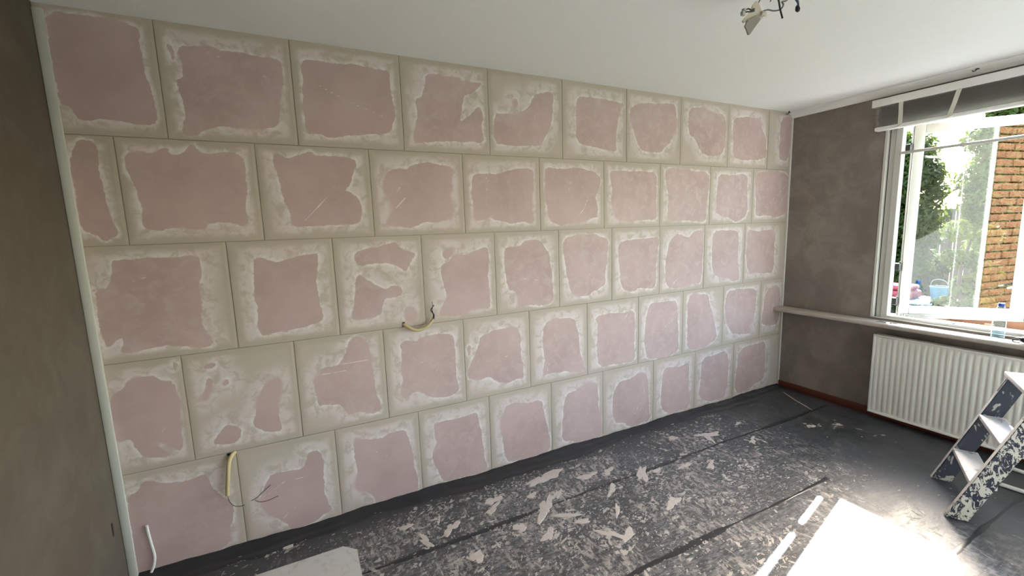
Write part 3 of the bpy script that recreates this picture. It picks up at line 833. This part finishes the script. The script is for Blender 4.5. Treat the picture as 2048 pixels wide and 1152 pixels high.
for i in range(len(ys)-1):
    for j in range(5):
        a = i*6+j; f.append((a, a+1, a+7, a+6))
mesh('front_panel', v, f, M['rad'], rad, smooth=True, sharp=1.2)
bm = bmesh.new()
bx(bm, xf+0.002, xf+0.020, RY1, RY0, RZ1-0.0145, RZ1, 0.003)
bx(bm, xf+0.002, xf+0.020, RY1, RY0, RZ0, RZ0+0.0125, 0.003)
bx(bm, xf+0.002, xf+0.020, RY0-0.0155, RY0, RZ0+0.0126, RZ1-0.0146, 0.003)
bx(bm, xf+0.002, xf+0.020, RY1, RY1+0.0155, RZ0+0.0126, RZ1-0.0146, 0.003)
bm_obj('panel_rim', bm, M['rad'], rad, True)
box('back_panel', xf+0.060, xf+0.074, RY1, RY0, RZ0+0.01, RZ1-0.004, M['rad'], rad, 0.003)
for yy in (RY0-0.18, RY1+0.18):
    box('wall_bracket', xf+0.075, LX-0.0005, yy-0.012, yy+0.012, RZ0+0.08, RZ1-0.05, M['rad'], rad, 0.002)
box('side_cover', xf+0.0205, xf+0.0595, RY0-0.004, RY0-0.001, RZ0+0.01, RZ1-0.006, M['rad'], rad)

# ------------------------------------------------------------------ cables in the pink wall
cb = thing('wall_cable', (1.364, 0, 1.079), 'yellowed conduit with black wires hooking out of the pink wall', 'cable')
tube('conduit', [(1.358, 0.003, 1.083), (1.372, -0.012, 1.072), (1.405, -0.028, 1.052), (1.438, -0.032, 1.044), (1.482, -0.032, 1.056), (1.515, -0.030, 1.082), (1.530, -0.028, 1.100)], 0.0085, M['conduit'], cb, 10, 5)
for dx, top in ((0.0, 1.205), (0.004, 1.180)):
    tube('wire', [(1.528+dx, -0.028, 1.096), (1.533+dx, -0.026, 1.125), (1.527-dx*2, -0.024, 1.155), (1.533+dx*2, -0.022, 1.180), (1.531, -0.020, top)], [0.0032, 0.0032, 0.003, 0.0016, 0.001], M['wireblack'], cb, 6, 4)
box('hole_shade', 1.351, 1.366, -0.0022, -0.0014, 1.070, 1.098, M['wireblack'], cb)  # flat black patch painted for the shade inside the conduit hole
cb = thing('wall_cable', (0.46, 0, 0.526), 'straight yellowed conduit hanging from the lowest block joint', 'cable')
tube('conduit', [(0.462, 0.003, 0.528), (0.447, -0.012, 0.520), (0.433, -0.022, 0.490), (0.424, -0.026, 0.430), (0.416, -0.026, 0.370), (0.410, -0.024, 0.318)], 0.0095, M['conduit'], cb, 10, 5)
tube('wire', [(0.410, -0.024, 0.320), (0.413, -0.022, 0.285), (0.428, -0.018, 0.252), (0.455, -0.014, 0.236), (0.475, -0.012, 0.236)], 0.0018, M['wirebrown'], cb, 6, 5)
box('hole_shade', 0.425, 0.452, -0.0022, -0.0014, 0.518, 0.530, M['wireblack'], cb)  # dark of the hole put in as a black patch
w = thing('loose_wire', (0.55, -0.002, 0.25), 'thin brown wire ends lying on the lowest pink blocks', 'wire')
tube('wire_end', [(0.505, -0.004, 0.246), (0.53, -0.004, 0.252), (0.56, -0.004, 0.275), (0.60, -0.004, 0.305)], 0.0013, M['wirebrown'], w, 5, 4)
tube('wire_end', [(0.52, -0.004, 0.243), (0.545, -0.004, 0.225), (0.58, -0.004, 0.222), (0.63, -0.004, 0.232)], 0.0013, M['wirebrown'], w, 5, 4)
wc = tag(tube('white_cable', [(0.073, -0.010, 0.262), (0.075, -0.012, 0.225), (0.081, -0.015, 0.160), (0.086, -0.016, 0.100), (0.079, -0.020, 0.055), (0.066, -0.022, 0.024)], 0.0065, M['white'], None, 8, 5, 0.6), 'white plastic cable sticking up in the corner beside the white strip', 'cable')
sk = thing('wall_slot', (XL, -0.092, 0.30), 'small dark slot cut in the brown wall', 'slot')
box('slot_edge', XL+0.0003, XL+0.0016, -0.0985, -0.0845, 0.299, 0.362, M['redbase'], sk)
box('slot_shade', XL+0.0017, XL+0.0024, -0.0975, -0.0860, 0.303, 0.358, M['wireblack'], sk)  # black sheet on the wall stands for the shade inside the slot

# ------------------------------------------------------------------ wires of the missing ceiling lamp
cx0, cy0 = 2.78, -1.25
lamp = thing('ceiling_wiring', (2.70, cy0, HC), 'loose ceiling lamp wires with a dangling yellowed plate', 'wiring')
def cp(u, v_, dy=0.0):
    # offsets measured off the dangling plate, metres
    return (2.518+(u-1478)*0.00325, cy0+dy, 2.442+(30-v_)*0.00193+(u-1478)*0.0006)
up_pl = [(1508, 4), (1513, 8), (1520, 26), (1524, 33), (1520, 39), (1511, 41), (1500, 42), (1486, 46), (1484, 42), (1490, 34), (1499, 24), (1502, 12)]
lo_pl = [(1501, 37), (1513, 33), (1515, 42), (1504, 58), (1495.5, 71), (1493, 71), (1490, 62), (1486, 54), (1491, 42)]
def plate_mesh(nm, pl, y0, y1, mat):
    vv = [cp(u, v_, y0) for u, v_ in pl] + [cp(u, v_, y1) for u, v_ in pl]; m_ = len(pl)
    ff = [tuple(range(m_)), tuple(range(2*m_-1, m_-1, -1))] + [(i, (i+1) % m_, m_+(i+1) % m_, m_+i) for i in range(m_)]
    return mesh(nm, vv, ff, mat, lamp)
plate_mesh('mounting_plate', up_pl, 0.002, -0.004, M['ceilbox'])
plate_mesh('cover_plate', lo_pl, -0.0045, -0.010, M['rosegrey'])
tube('lug', [cp(1516, 30, -0.008), cp(1520, 32, -0.012), cp(1521, 36, -0.010)], 0.010, M['ceilbox'], lamp, 8, 4)
tube('wire', [cp(1504, 20, -0.006), cp(1499, 22, -0.012), cp(1494, 25, -0.016), cp(1489, 22, -0.016), cp(1485, 23, -0.016), cp(1481, 25, -0.016)], 0.0028, M['wireblack'], lamp, 6, 4)
tube('wire', [cp(1504, 24, -0.006), cp(1499, 26, -0.014), cp(1492, 28, -0.018), cp(1486, 28, -0.018), cp(1482, 29, -0.018)], 0.0028, M['wireblack'], lamp, 6, 4)
bm = bmesh.new()
for (u, v_) in ((1480, 24.5), (1478, 29.5), (1478, 33)):
    q = cp(u, v_, -0.017); bx(bm, q[0]-0.008, q[0]+0.008, q[1]-0.006, q[1]+0.006, q[2]-0.0045, q[2]+0.0045, 0.002)
bm_obj('terminal_block', bm, M['connector'], lamp, True)
HZ = HC-0.0005
tube('wire', [cp(1513, 8, 0), cp(1516, 2, 0), cp(1519, -5, 0.002), (2.665, cy0+0.01, HZ)], 0.0028, M['wiregrey'], lamp, 6, 4)
tube('wire', [cp(1520, 25, -0.003), cp(1530, 22, -0.006), cp(1540, 25, -0.01), cp(1552, 23, -0.01), cp(1558, 17, -0.01), cp(1560, 11, -0.008), cp(1558, 6, -0.006), cp(1566, 4, -0.004), cp(1574, -2, 0), (2.850, cy0+0.01, HZ)], 0.0030, M['wiregrey'], lamp, 7, 5)
tube('wire', [(2.728, cy0-0.01, HZ), cp(1545, -4, -0.012), cp(1548, 8, -0.014), cp(1551, 22, -0.014), cp(1554, 32, -0.014), cp(1557, 41.5, -0.014)], 0.0036, M['wireblack'], lamp, 7, 5)
wb = tube('wire', [(2.848, cy0-0.01, HZ), cp(1582, -2, -0.012), cp(1587, 7, -0.014), cp(1589, 14, -0.014), cp(1589.5, 18, -0.014)], [0.006, 0.006, 0.005, 0.0035, 0.0035], M['wireblue'], lamp, 7, 5)
tube('wire_cap', [cp(1588, 14, -0.014), cp(1587.5, 18, -0.014), cp(1588.5, 24, -0.014), cp(1590, 28, -0.014)], [0.003, 0.008, 0.010, 0.005], M['wireblack'], wb, 8, 4)
tube('wire', [(2.712, cy0, HZ), cp(1538, 0, 0), cp(1537, 4, 0)], 0.0024, M['wiregrey'], lamp, 6, 3)

# ------------------------------------------------------------------ step ladder
def paint_material(name, base, paint, amount, scale=22):
    t = NT(name); v = t.coord(scale=(1, 1, 0.55))
    a = t.noise(v, scale, 4, 0.6, 1.2); b = t.noise(v, scale*2.7, 3, 0.6, 0.8)
    m = t.math('MAXIMUM', t.ss(a, amount, amount+0.035), t.math('MULTIPLY', t.ss(b, amount+0.07, amount+0.10), 0.9))
    bc = t.mix(t.noise(v, 9, 4), tuple(c*0.75 for c in base), tuple(min(1, c*1.3) for c in base))
    col = t.mix(m, bc, paint)
    t.bsdf(col, 0.62, 0, t.bump(m, 0.5, 0.002), 0.4)
    return t.m
M['ladder_out'] = paint_material('spattered_dark_blue_wood', (0.030, 0.036, 0.060), (0.62, 0.61, 0.55), 0.50, 30)
M['ladder_in'] = paint_material('dark_blue_wood', (0.042, 0.048, 0.068), (0.42, 0.41, 0.37), 0.57, 14)
M['ladder_step'] = paint_material('plaster_covered_tread', (0.40, 0.37, 0.36), (0.66, 0.63, 0.61), 0.40, 10)
LU = Vector((0.896, 0.444, 0)); LP = Vector((0.444, -0.896, 0)); LN = Vector((3.854, -1.609, 0))
lad = thing('step_ladder', tuple(LN+LU*0.23+LP*0.2), 'low dark blue wooden step ladder spattered with white plaster', 'ladder')
def lp(k, a, h): return LN+LU*k+LP*a+Vector((0, 0, h))
SLP = 0.375
def rail(k0, k1, mat, name, a_off, depth, slope, h1):
    v = []
    for k in (k0, k1):
        v += [lp(k, a_off, 0.0015), lp(k, a_off+depth, 0.0015), lp(k, a_off+depth+slope*h1, h1), lp(k, a_off+slope*h1, h1)]
    bm_ = bmesh.new(); vv = [bm_.verts.new(q) for q in v]
    for f_ in ((0, 1, 2, 3), (4, 7, 6, 5), (0, 4, 5, 1), (1, 5, 6, 2), (2, 6, 7, 3), (3, 7, 4, 0)): bm_.faces.new([vv[i] for i in f_])
    bmesh.ops.bevel(bm_, geom=list(bm_.edges), offset=0.004, segments=2, affect='EDGES')
    return bm_obj(name, bm_, mat, lad, True)
HT = 0.700
RT = 0.026
r1 = rail(0.0, RT, M['ladder_out'], 'side_rail', 0.0, 0.088, SLP, HT)
r2 = rail(0.462-RT, 0.462, M['ladder_in'], 'side_rail', 0.0, 0.088, SLP, HT)
# pale worn front edges of the rails
for k0 in (-0.0006, 0.462-RT-0.0006):
    v = [lp(k0, -0.0012, 0.004), lp(k0+RT+0.0012, -0.0012, 0.004), lp(k0+RT+0.0012, SLP*HT-0.0012, HT-0.004), lp(k0, SLP*HT-0.0012, HT-0.004)]
    v += [q+LP*0.0009 for q in v]
    mesh('plaster_edge', v, [(0, 1, 2, 3), (4, 7, 6, 5), (0, 4, 5, 1), (1, 5, 6, 2), (2, 6, 7, 3), (3, 7, 4, 0)], M['ladder_step'], r1 if k0 < 0.1 else r2)
LM = Matrix(((LU.x, LP.x, 0, LN.x), (LU.y, LP.y, 0, LN.y), (0, 0, 1, 0), (0, 0, 0, 1)))
for hs in (0.225, 0.462):
    a0 = SLP*hs-0.006
    box('tread', RT+0.0008, 0.462-RT-0.0008, a0, a0+0.104, hs-0.026, hs, M['ladder_step'], lad, 0.003, LM)
box('top_tread', -0.012, 0.474, SLP*HT-0.012, SLP*HT+0.165, HT+0.001, HT+0.026, M['ladder_step'], lad, 0.004, LM)
for k0 in (0.034, 0.462-0.034-0.022):
    rail(k0, k0+0.022, M['ladder_out'], 'rear_leg', SLP*HT+0.120+0.26, 0.040, -0.26/HT*0.96, HT)
box('rear_brace', 0.057, 0.405, SLP*HT+0.120+0.26-0.10, SLP*HT+0.120+0.26-0.075, 0.20, 0.245, M['ladder_out'], lad, 0.003, LM)
box('rear_brace', 0.057, 0.405, SLP*HT+0.120+0.26-0.20, SLP*HT+0.120+0.26-0.175, 0.44, 0.485, M['ladder_out'], lad, 0.003, LM)
for hs in (0.19, 0.43):
    bm = bmesh.new()
    bmesh.ops.create_cone(bm, cap_ends=True, segments=12, radius1=0.007, radius2=0.006, depth=0.003,
                          matrix=LM @ Matrix.Translation((0.462-RT-0.0016, SLP*hs+0.045, hs-0.03)) @ Matrix.Rotation(math.pi/2, 4, 'Y'))
    bm_obj('bolt_head', bm, M['wireblack'], r2)

# ------------------------------------------------------------------ loose things on the floor
def board_material():
    t = NT('marbled_white_board'); v = t.coord()
    a = t.noise(v, 7, 6, 0.65, 1.6); b = t.noise(v, 40, 3, 0.6)
    col = t.mix(t.ss(a, 0.52, 0.72), (0.64, 0.62, 0.59), (0.50, 0.48, 0.46))
    col = t.mix(t.math('MULTIPLY', t.ss(b, 0.55, 0.8), 0.3), col, (0.42, 0.38, 0.34))
    t.bsdf(col, 0.45, 0, None, 0.4); return t.m
M['board'] = board_material()
bd = [(0.30, -0.278), (0.916, -0.278), (0.978, -0.335), (0.981, -0.98), (0.30, -0.98)]
tag(prism('floor_board', bd, 2, 0.0045, 0.0155, M['board']), 'white marbled board with a clipped corner lying on the black floor', 'board')
for (pts, lb) in (([(4.785, -1.598, 0.013), (4.776, -1.62, 0.0125), (4.772, -1.70, 0.0125), (4.772, -2.0, 0.0125), (4.775, -2.35, 0.0125)], 'white plastic pipe lying on the floor close to the radiator'),
                  ([(4.478, -1.605, 0.0125), (4.488, -1.70, 0.0125), (4.497, -1.78, 0.0125), (4.500, -1.84, 0.0125)], 'white plastic pipe lying on the floor behind the step ladder')):
    pp_ = tube('plastic_pipe', pts, 0.012, M['white'], None, 10, 4)
    tag(pp_, lb, 'pipe')

# ------------------------------------------------------------------ things on the sill
M['pet'] = glass_material('clear_blue_plastic', (0.74, 0.90, 0.97), 0.14)
M['cap'] = simple('blue_cap', (0.02, 0.10, 0.50), 0.35)
bt = thing('water_bottle', (4.872, -1.456, ZS), 'clear ribbed plastic water bottle with a blue cap on the sill', 'bottle')
pf = [(0.022, 0.001), (0.031, 0.004)]
for i in range(9):
    z = 0.014+i*0.0125
    pf += [(0.0325, z), (0.0325, z+0.006), (0.0300, z+0.009)]
pf += [(0.0325, 0.130), (0.0325, 0.165), (0.0315, 0.180), (0.0270, 0.198), (0.0190, 0.214), (0.0135, 0.221), (0.0130, 0.228)]
lathe('bottle_body', pf, 4.872, -1.456, ZS+0.0005, M['pet'], bt, 32)
lathe('cap', [(0.0150, 0.0), (0.0152, 0.003), (0.0150, 0.017), (0.0135, 0.019)], 4.872, -1.456, ZS+0.226, M['cap'], bt, 24)
lathe('neck_ring', [(0.0135, 0), (0.0165, 0.001), (0.0165, 0.003), (0.0135, 0.004)], 4.872, -1.456, ZS+0.2215, M['cap'], bt, 24)
bk = thing('black_pouch', (4.885, -1.575, ZS), 'small glossy black pouch with a looped strap at the sill edge', 'pouch')
M['blackgloss'] = simple('black_glossy_plastic', (0.010, 0.012, 0.018), 0.22)
bm = bmesh.new(); bmesh.ops.create_uvsphere(bm, u_segments=20, v_segments=12, radius=1.0, matrix=Matrix.Translation((4.885, -1.590, ZS+0.026)) @ Matrix.Diagonal((0.034, 0.046, 0.0255, 1)))
for q in bm.verts:
    q.co.z = max(q.co.z, ZS+0.002)
    if q.co.z > ZS+0.040: q.co.z = ZS+0.040+(q.co.z-ZS-0.040)*0.4
bm_obj('pouch_body', bm, M['blackgloss'], bk, True)
tube('strap', [(4.870, -1.556, ZS+0.034), (4.862, -1.536, ZS+0.030), (4.858, -1.526, ZS+0.017), (4.860, -1.534, ZS+0.006), (4.866, -1.556, ZS+0.005)], 0.003, M['blackgloss'], bk, 7, 5, 1.0)
M['pvc'] = glass_material('clear_sheet', (0.90, 0.94, 0.94), 0.12)
v, f = [], []
for i in range(7):
    for j in range(4):
        t_ = i/6
        v.append((4.862+0.030*j/3*2+0.004*i/6, -0.800-0.115*t_, ZS+0.0012+0.004*math.sin(math.pi*t_)*math.sin(math.pi*j/3+0.3)+0.010*max(0, 0.2-t_)))
nv = len(v)
v += [(a, b, c+0.0008) for a, b, c in v]
for i in range(6):
    for j in range(3):
        a = i*4+j; f.append((a, a+4, a+5, a+1)); f.append((nv+a, nv+a+1, nv+a+5, nv+a+4))
tag(mesh('plastic_sheet', v, f, M['pvc'], None, smooth=True), 'small curled clear plastic sheet lying on the sill below the casement hinge', 'plastic sheet')

# ------------------------------------------------------------------ garden
GZ = -0.12
GP = GZ+0.022
def lawn():
    t = NT('lawn'); v = t.coord(); a = t.noise(v, 3, 5); b = t.noise(v, 40, 4)
    c = t.mix(a, (0.045, 0.07, 0.018), (0.09, 0.12, 0.035)); c = t.mix(t.ss(b, 0.45, 0.7), c, (0.12, 0.12, 0.05))
    t.bsdf(c, 0.9, 0, t.bump(b, 0.6, 0.02), 0.2); return t.m
M['lawn'] = lawn()
ground = struct(box('ground', LX+WT+0.03, 30, -14, 14, GZ-0.2, GZ, M['lawn']))
M['bounce_paver'] = simple('pale_concrete_paver', (0.60, 0.59, 0.57), 0.85, var=0.08, scale=12, bump=0.2)  # pale paving added outside to bounce sunlight up to the ceiling
M['sand'] = simple('joint_sand', (0.26, 0.23, 0.18), 0.9, var=0.1, scale=30)
bounce_terrace = struct(box('bounce_terrace', LX+WT+0.03, 7.30, -5.2, 2.6, GZ+0.0005, GZ+0.012, M['sand']))
tp = None
for i in range(4):
    for j in range(15):
        if tp is None:
            tp = box('bounce_paver', LX+WT+0.04, LX+WT+0.53, -5.18, -4.68, GZ+0.0125, GZ+0.022, M['bounce_paver'], bounce_terrace, 0.003)
        else:
            c = tp.copy(); COL.objects.link(c); c.parent = bounce_terrace; c.location = (i*0.52, j*0.515, R.uniform(-0.001, 0.0))
terrace_b = struct(box('terrace_behind', -1.0, LX+WT+0.029, YB-4.0, YB-0.105, GZ-0.2, GZ+0.02, M['bounce_paver']))
def leaf_material(name, c0, c1):
    t = NT(name); v = t.coord(); nz = t.noise(v, 2.2, 3); n2 = t.noise(v, 30, 2)
    c = t.mix(t.ss(nz, 0.3, 0.7), c0, c1); c = t.mix(t.math('MULTIPLY', n2, 0.5), c, tuple(x*1.5 for x in c1))
    d = t.n('ShaderNodeBsdfPrincipled'); t.l(c, d.inputs['Base Color']); d.inputs['Roughness'].default_value = 0.6; d.inputs['Specular IOR Level'].default_value = 0.15
    tl = t.n('ShaderNodeBsdfTranslucent'); t.l(t.mix(0.5, c, tuple(min(1, x*1.8) for x in c1)), tl.inputs[0])
    mx = t.n('ShaderNodeMixShader'); mx.inputs[0].default_value = 0.40
    t.l(d.outputs[0], mx.inputs[1]); t.l(tl.outputs[0], mx.inputs[2]); t.l(mx.outputs[0], t.out.inputs[0])
    return t.m
M['leaf'] = leaf_material('shaded_leaf', (0.009, 0.019, 0.003), (0.034, 0.050, 0.008))  # darker leaf tone, the hedge's shadow is put into its colour
M['leaf2'] = leaf_material('light_leaf', (0.018, 0.032, 0.004), (0.060, 0.076, 0.012))
M['bark'] = simple('bark', (0.035, 0.024, 0.016), 0.9, var=0.3, scale=20, bump=0.6)
rg = random.Random(4)
def tree(x, y, h, hx, hy, mat, label, nl=12000, nlobe=110, lr0=0.31, z0=0.1):
    """shrub whose leaf clumps fill a rounded block hx by hy by h"""
    tr = thing('garden_shrub', (x, y, GZ), label, 'shrub')
    tube('trunk', [(x, y, GZ), (x+0.04, y-0.03, GZ+h*0.3), (x-0.03, y+0.04, GZ+h*0.6), (x+0.02, y, GZ+h*0.85)], [0.035, 0.028, 0.02, 0.008], M['bark'], tr, 8, 5)
    lobes = []
    for _ in range(nlobe):
        t_ = rg.random(); lr = lr0*rg.uniform(0.6, 1.0)
        nar = 1.0 if t_ < 0.75 else 1.0-0.35*(t_-0.75)/0.25
        lobes.append((x+rg.uniform(-1, 1)*max(0.01, hx-lr)*nar, y+rg.uniform(-1, 1)*max(0.01, hy-lr)*nar, GZ+lr*0.7+z0+(h-z0-1.7*lr)*t_, lr))
    vv, ff = [], []
    for _ in range(nl):
        lx, ly, lz, lr = rg.choice(lobes)
        d = Vector((rg.gauss(0, 1), rg.gauss(0, 1), rg.gauss(0, 1))).normalized()
        P = Vector((lx, ly, lz))+d*lr*rg.uniform(0.55, 0.96)
        if P.z < GZ+0.06: continue
        n_ = (d+Vector((rg.gauss(0, .5), rg.gauss(0, .5), rg.gauss(0.4, .5)))).normalized()
        u_ = n_.orthogonal().normalized(); u_ = (Matrix.Rotation(rg.uniform(0, 6.28), 3, n_) @ u_); w_ = n_.cross(u_)
        s_ = rg.uniform(0.030, 0.062); o_ = len(vv)
        vv += [P-u_*s_, P+w_*s_*0.45+n_*s_*0.15, P+u_*s_, P-w_*s_*0.45+n_*s_*0.15]
        ff += [(o_, o_+1, o_+2), (o_, o_+2, o_+3)]
    fo = mesh('foliage', vv, ff, mat, tr); fo['kind'] = 'stuff'
    return tr
tree(10.3, 1.25, 3.25, 0.60, 0.62, M['leaf'], 'shrub with shade-darkened leaf colour beyond the window beside its hinge side', 26000)
tree(10.3, 0.00, 3.60, 0.60, 0.60, M['leaf2'], 'tall yellow green shrub seen through the middle of the casement glass', 26000)
tree(10.3, -1.25, 3.3, 0.60, 0.62, M['leaf2'], 'broad green shrub at the picture edge of the window', 12000)
tree(10.3, 2.52, 3.0, 0.60, 0.62, M['leaf'], 'tall shade-coloured shrub half hidden behind the window jamb', 9000)
tree(7.05, -0.62, 1.75, 0.26, 0.30, M['leaf2'], 'small bright green bush close outside the window', 3200, 26, 0.13)
# garden fence behind the shrubs
M['fence'] = simple('weathered_fence', (0.10, 0.06, 0.035), 0.85, var=0.2, scale=10, bump=0.3)
fence = thing('garden_fence', (12.2, 0, GZ), 'weathered brown plank fence behind the garden shrubs', 'fence')
fp = None
for k in range(44):
    y = -4.0+k*0.185
    if fp is None:
        fp = box('plank', 12.2, 12.222, y+0.004, y+0.178, GZ, GZ+1.85, M['fence'], fence, 0.003)
    else:
        c = fp.copy(); COL.objects.link(c); c.parent = fence; c.location = (R.uniform(-0.004, 0.004), k*0.185, R.uniform(-0.02, 0.02)*0)
for z in (0.3, 1.4):
    box('fence_rail', 12.1535, 12.195, -4.0, 4.14, GZ+z, GZ+z+0.07, M['fence'], fence, 0.003)
# raised planter of planks just outside
M['cedar'] = simple('orange_cedar', (0.20, 0.10, 0.045), 0.75, var=0.2, scale=9, bump=0.3)
pl = thing('wooden_planter', (6.45, -0.95, GP), 'orange brown plank planter standing outside below the window', 'planter')
for k in range(6):
    z = GP+0.03+k*0.118
    box('plank', 6.20, 6.222, -1.50, -0.62, z, z+0.110, M['cedar'], pl, 0.003)
    box('plank', 6.70, 6.722, -1.50, -0.62, z, z+0.110, M['cedar'], pl, 0.003)
    box('end_plank', 6.2225, 6.6995, -0.643, -0.621, z, z+0.110, M['cedar'], pl, 0.003)
for (x, y) in ((6.175, -0.68), (6.175, -1.06), (6.175, -1.44)):
    box('post', x, x+0.0245, y-0.03, y+0.03, GP, GP+0.76, M['cedar'], pl, 0.003)
M['soil'] = simple('dark_soil', (0.03, 0.022, 0.016), 0.95, var=0.3, scale=40, bump=0.6)
box('soil', 6.2225, 6.6995, -1.50, -0.6435, GP+0.03, GP+0.64, M['soil'], pl)
# garden table with a red cushion and a teal bucket
M['gwhite'] = simple('grey_garden_table', (0.13, 0.135, 0.14), 0.4)
M['gred'] = simple('red_cushion', (0.17, 0.010, 0.016), 0.6, var=0.1)
M['gteal'] = simple('teal_plastic', (0.006, 0.075, 0.105), 0.4)
gt = thing('garden_table', (7.75, 0.0, GZ), 'pale slatted garden table seen through the casement glass', 'table')
for k in range(6):
    box('slat', 7.42+k*0.112, 7.42+k*0.112+0.100, -0.38, 0.62, GZ+0.68, GZ+0.70, M['gwhite'], gt, 0.003)
for x in (7.46, 8.02):
    for y in (-0.32, 0.56):
        box('leg', x-0.02, x+0.02, y-0.02, y+0.02, GZ, GZ+0.6795, M['gwhite'], gt, 0.004)
rc_ = thing('red_cushion', (7.78, 0.20, GZ+0.70), 'folded red cushion on the pale garden table', 'cushion')
box('cushion_body', 7.60, 7.92, 0.02, 0.40, GZ+0.7005, GZ+0.80, M['gred'], rc_, 0.03)
box('cushion_fold', 7.62, 7.90, 0.04, 0.38, GZ+0.8005, GZ+0.87, M['gred'], rc_, 0.03)
gb = thing('teal_bucket', (7.72, -0.20, GZ+0.70), 'teal plastic bucket on the pale garden table', 'bucket')
lathe('bucket_body', [(0.065, 0.0005), (0.085, 0.17), (0.092, 0.172), (0.092, 0.185), (0.082, 0.185), (0.062, 0.01)], 7.72, -0.20, GZ+0.70, M['gteal'], gb, 24)
tube('bucket_handle', [(7.72, -0.290, GZ+0.875), (7.69, -0.26, GZ+0.95), (7.68, -0.20, GZ+0.975), (7.69, -0.14, GZ+0.95), (7.72, -0.110, GZ+0.875)], 0.004, M['gwhite'], gb, 7, 5)
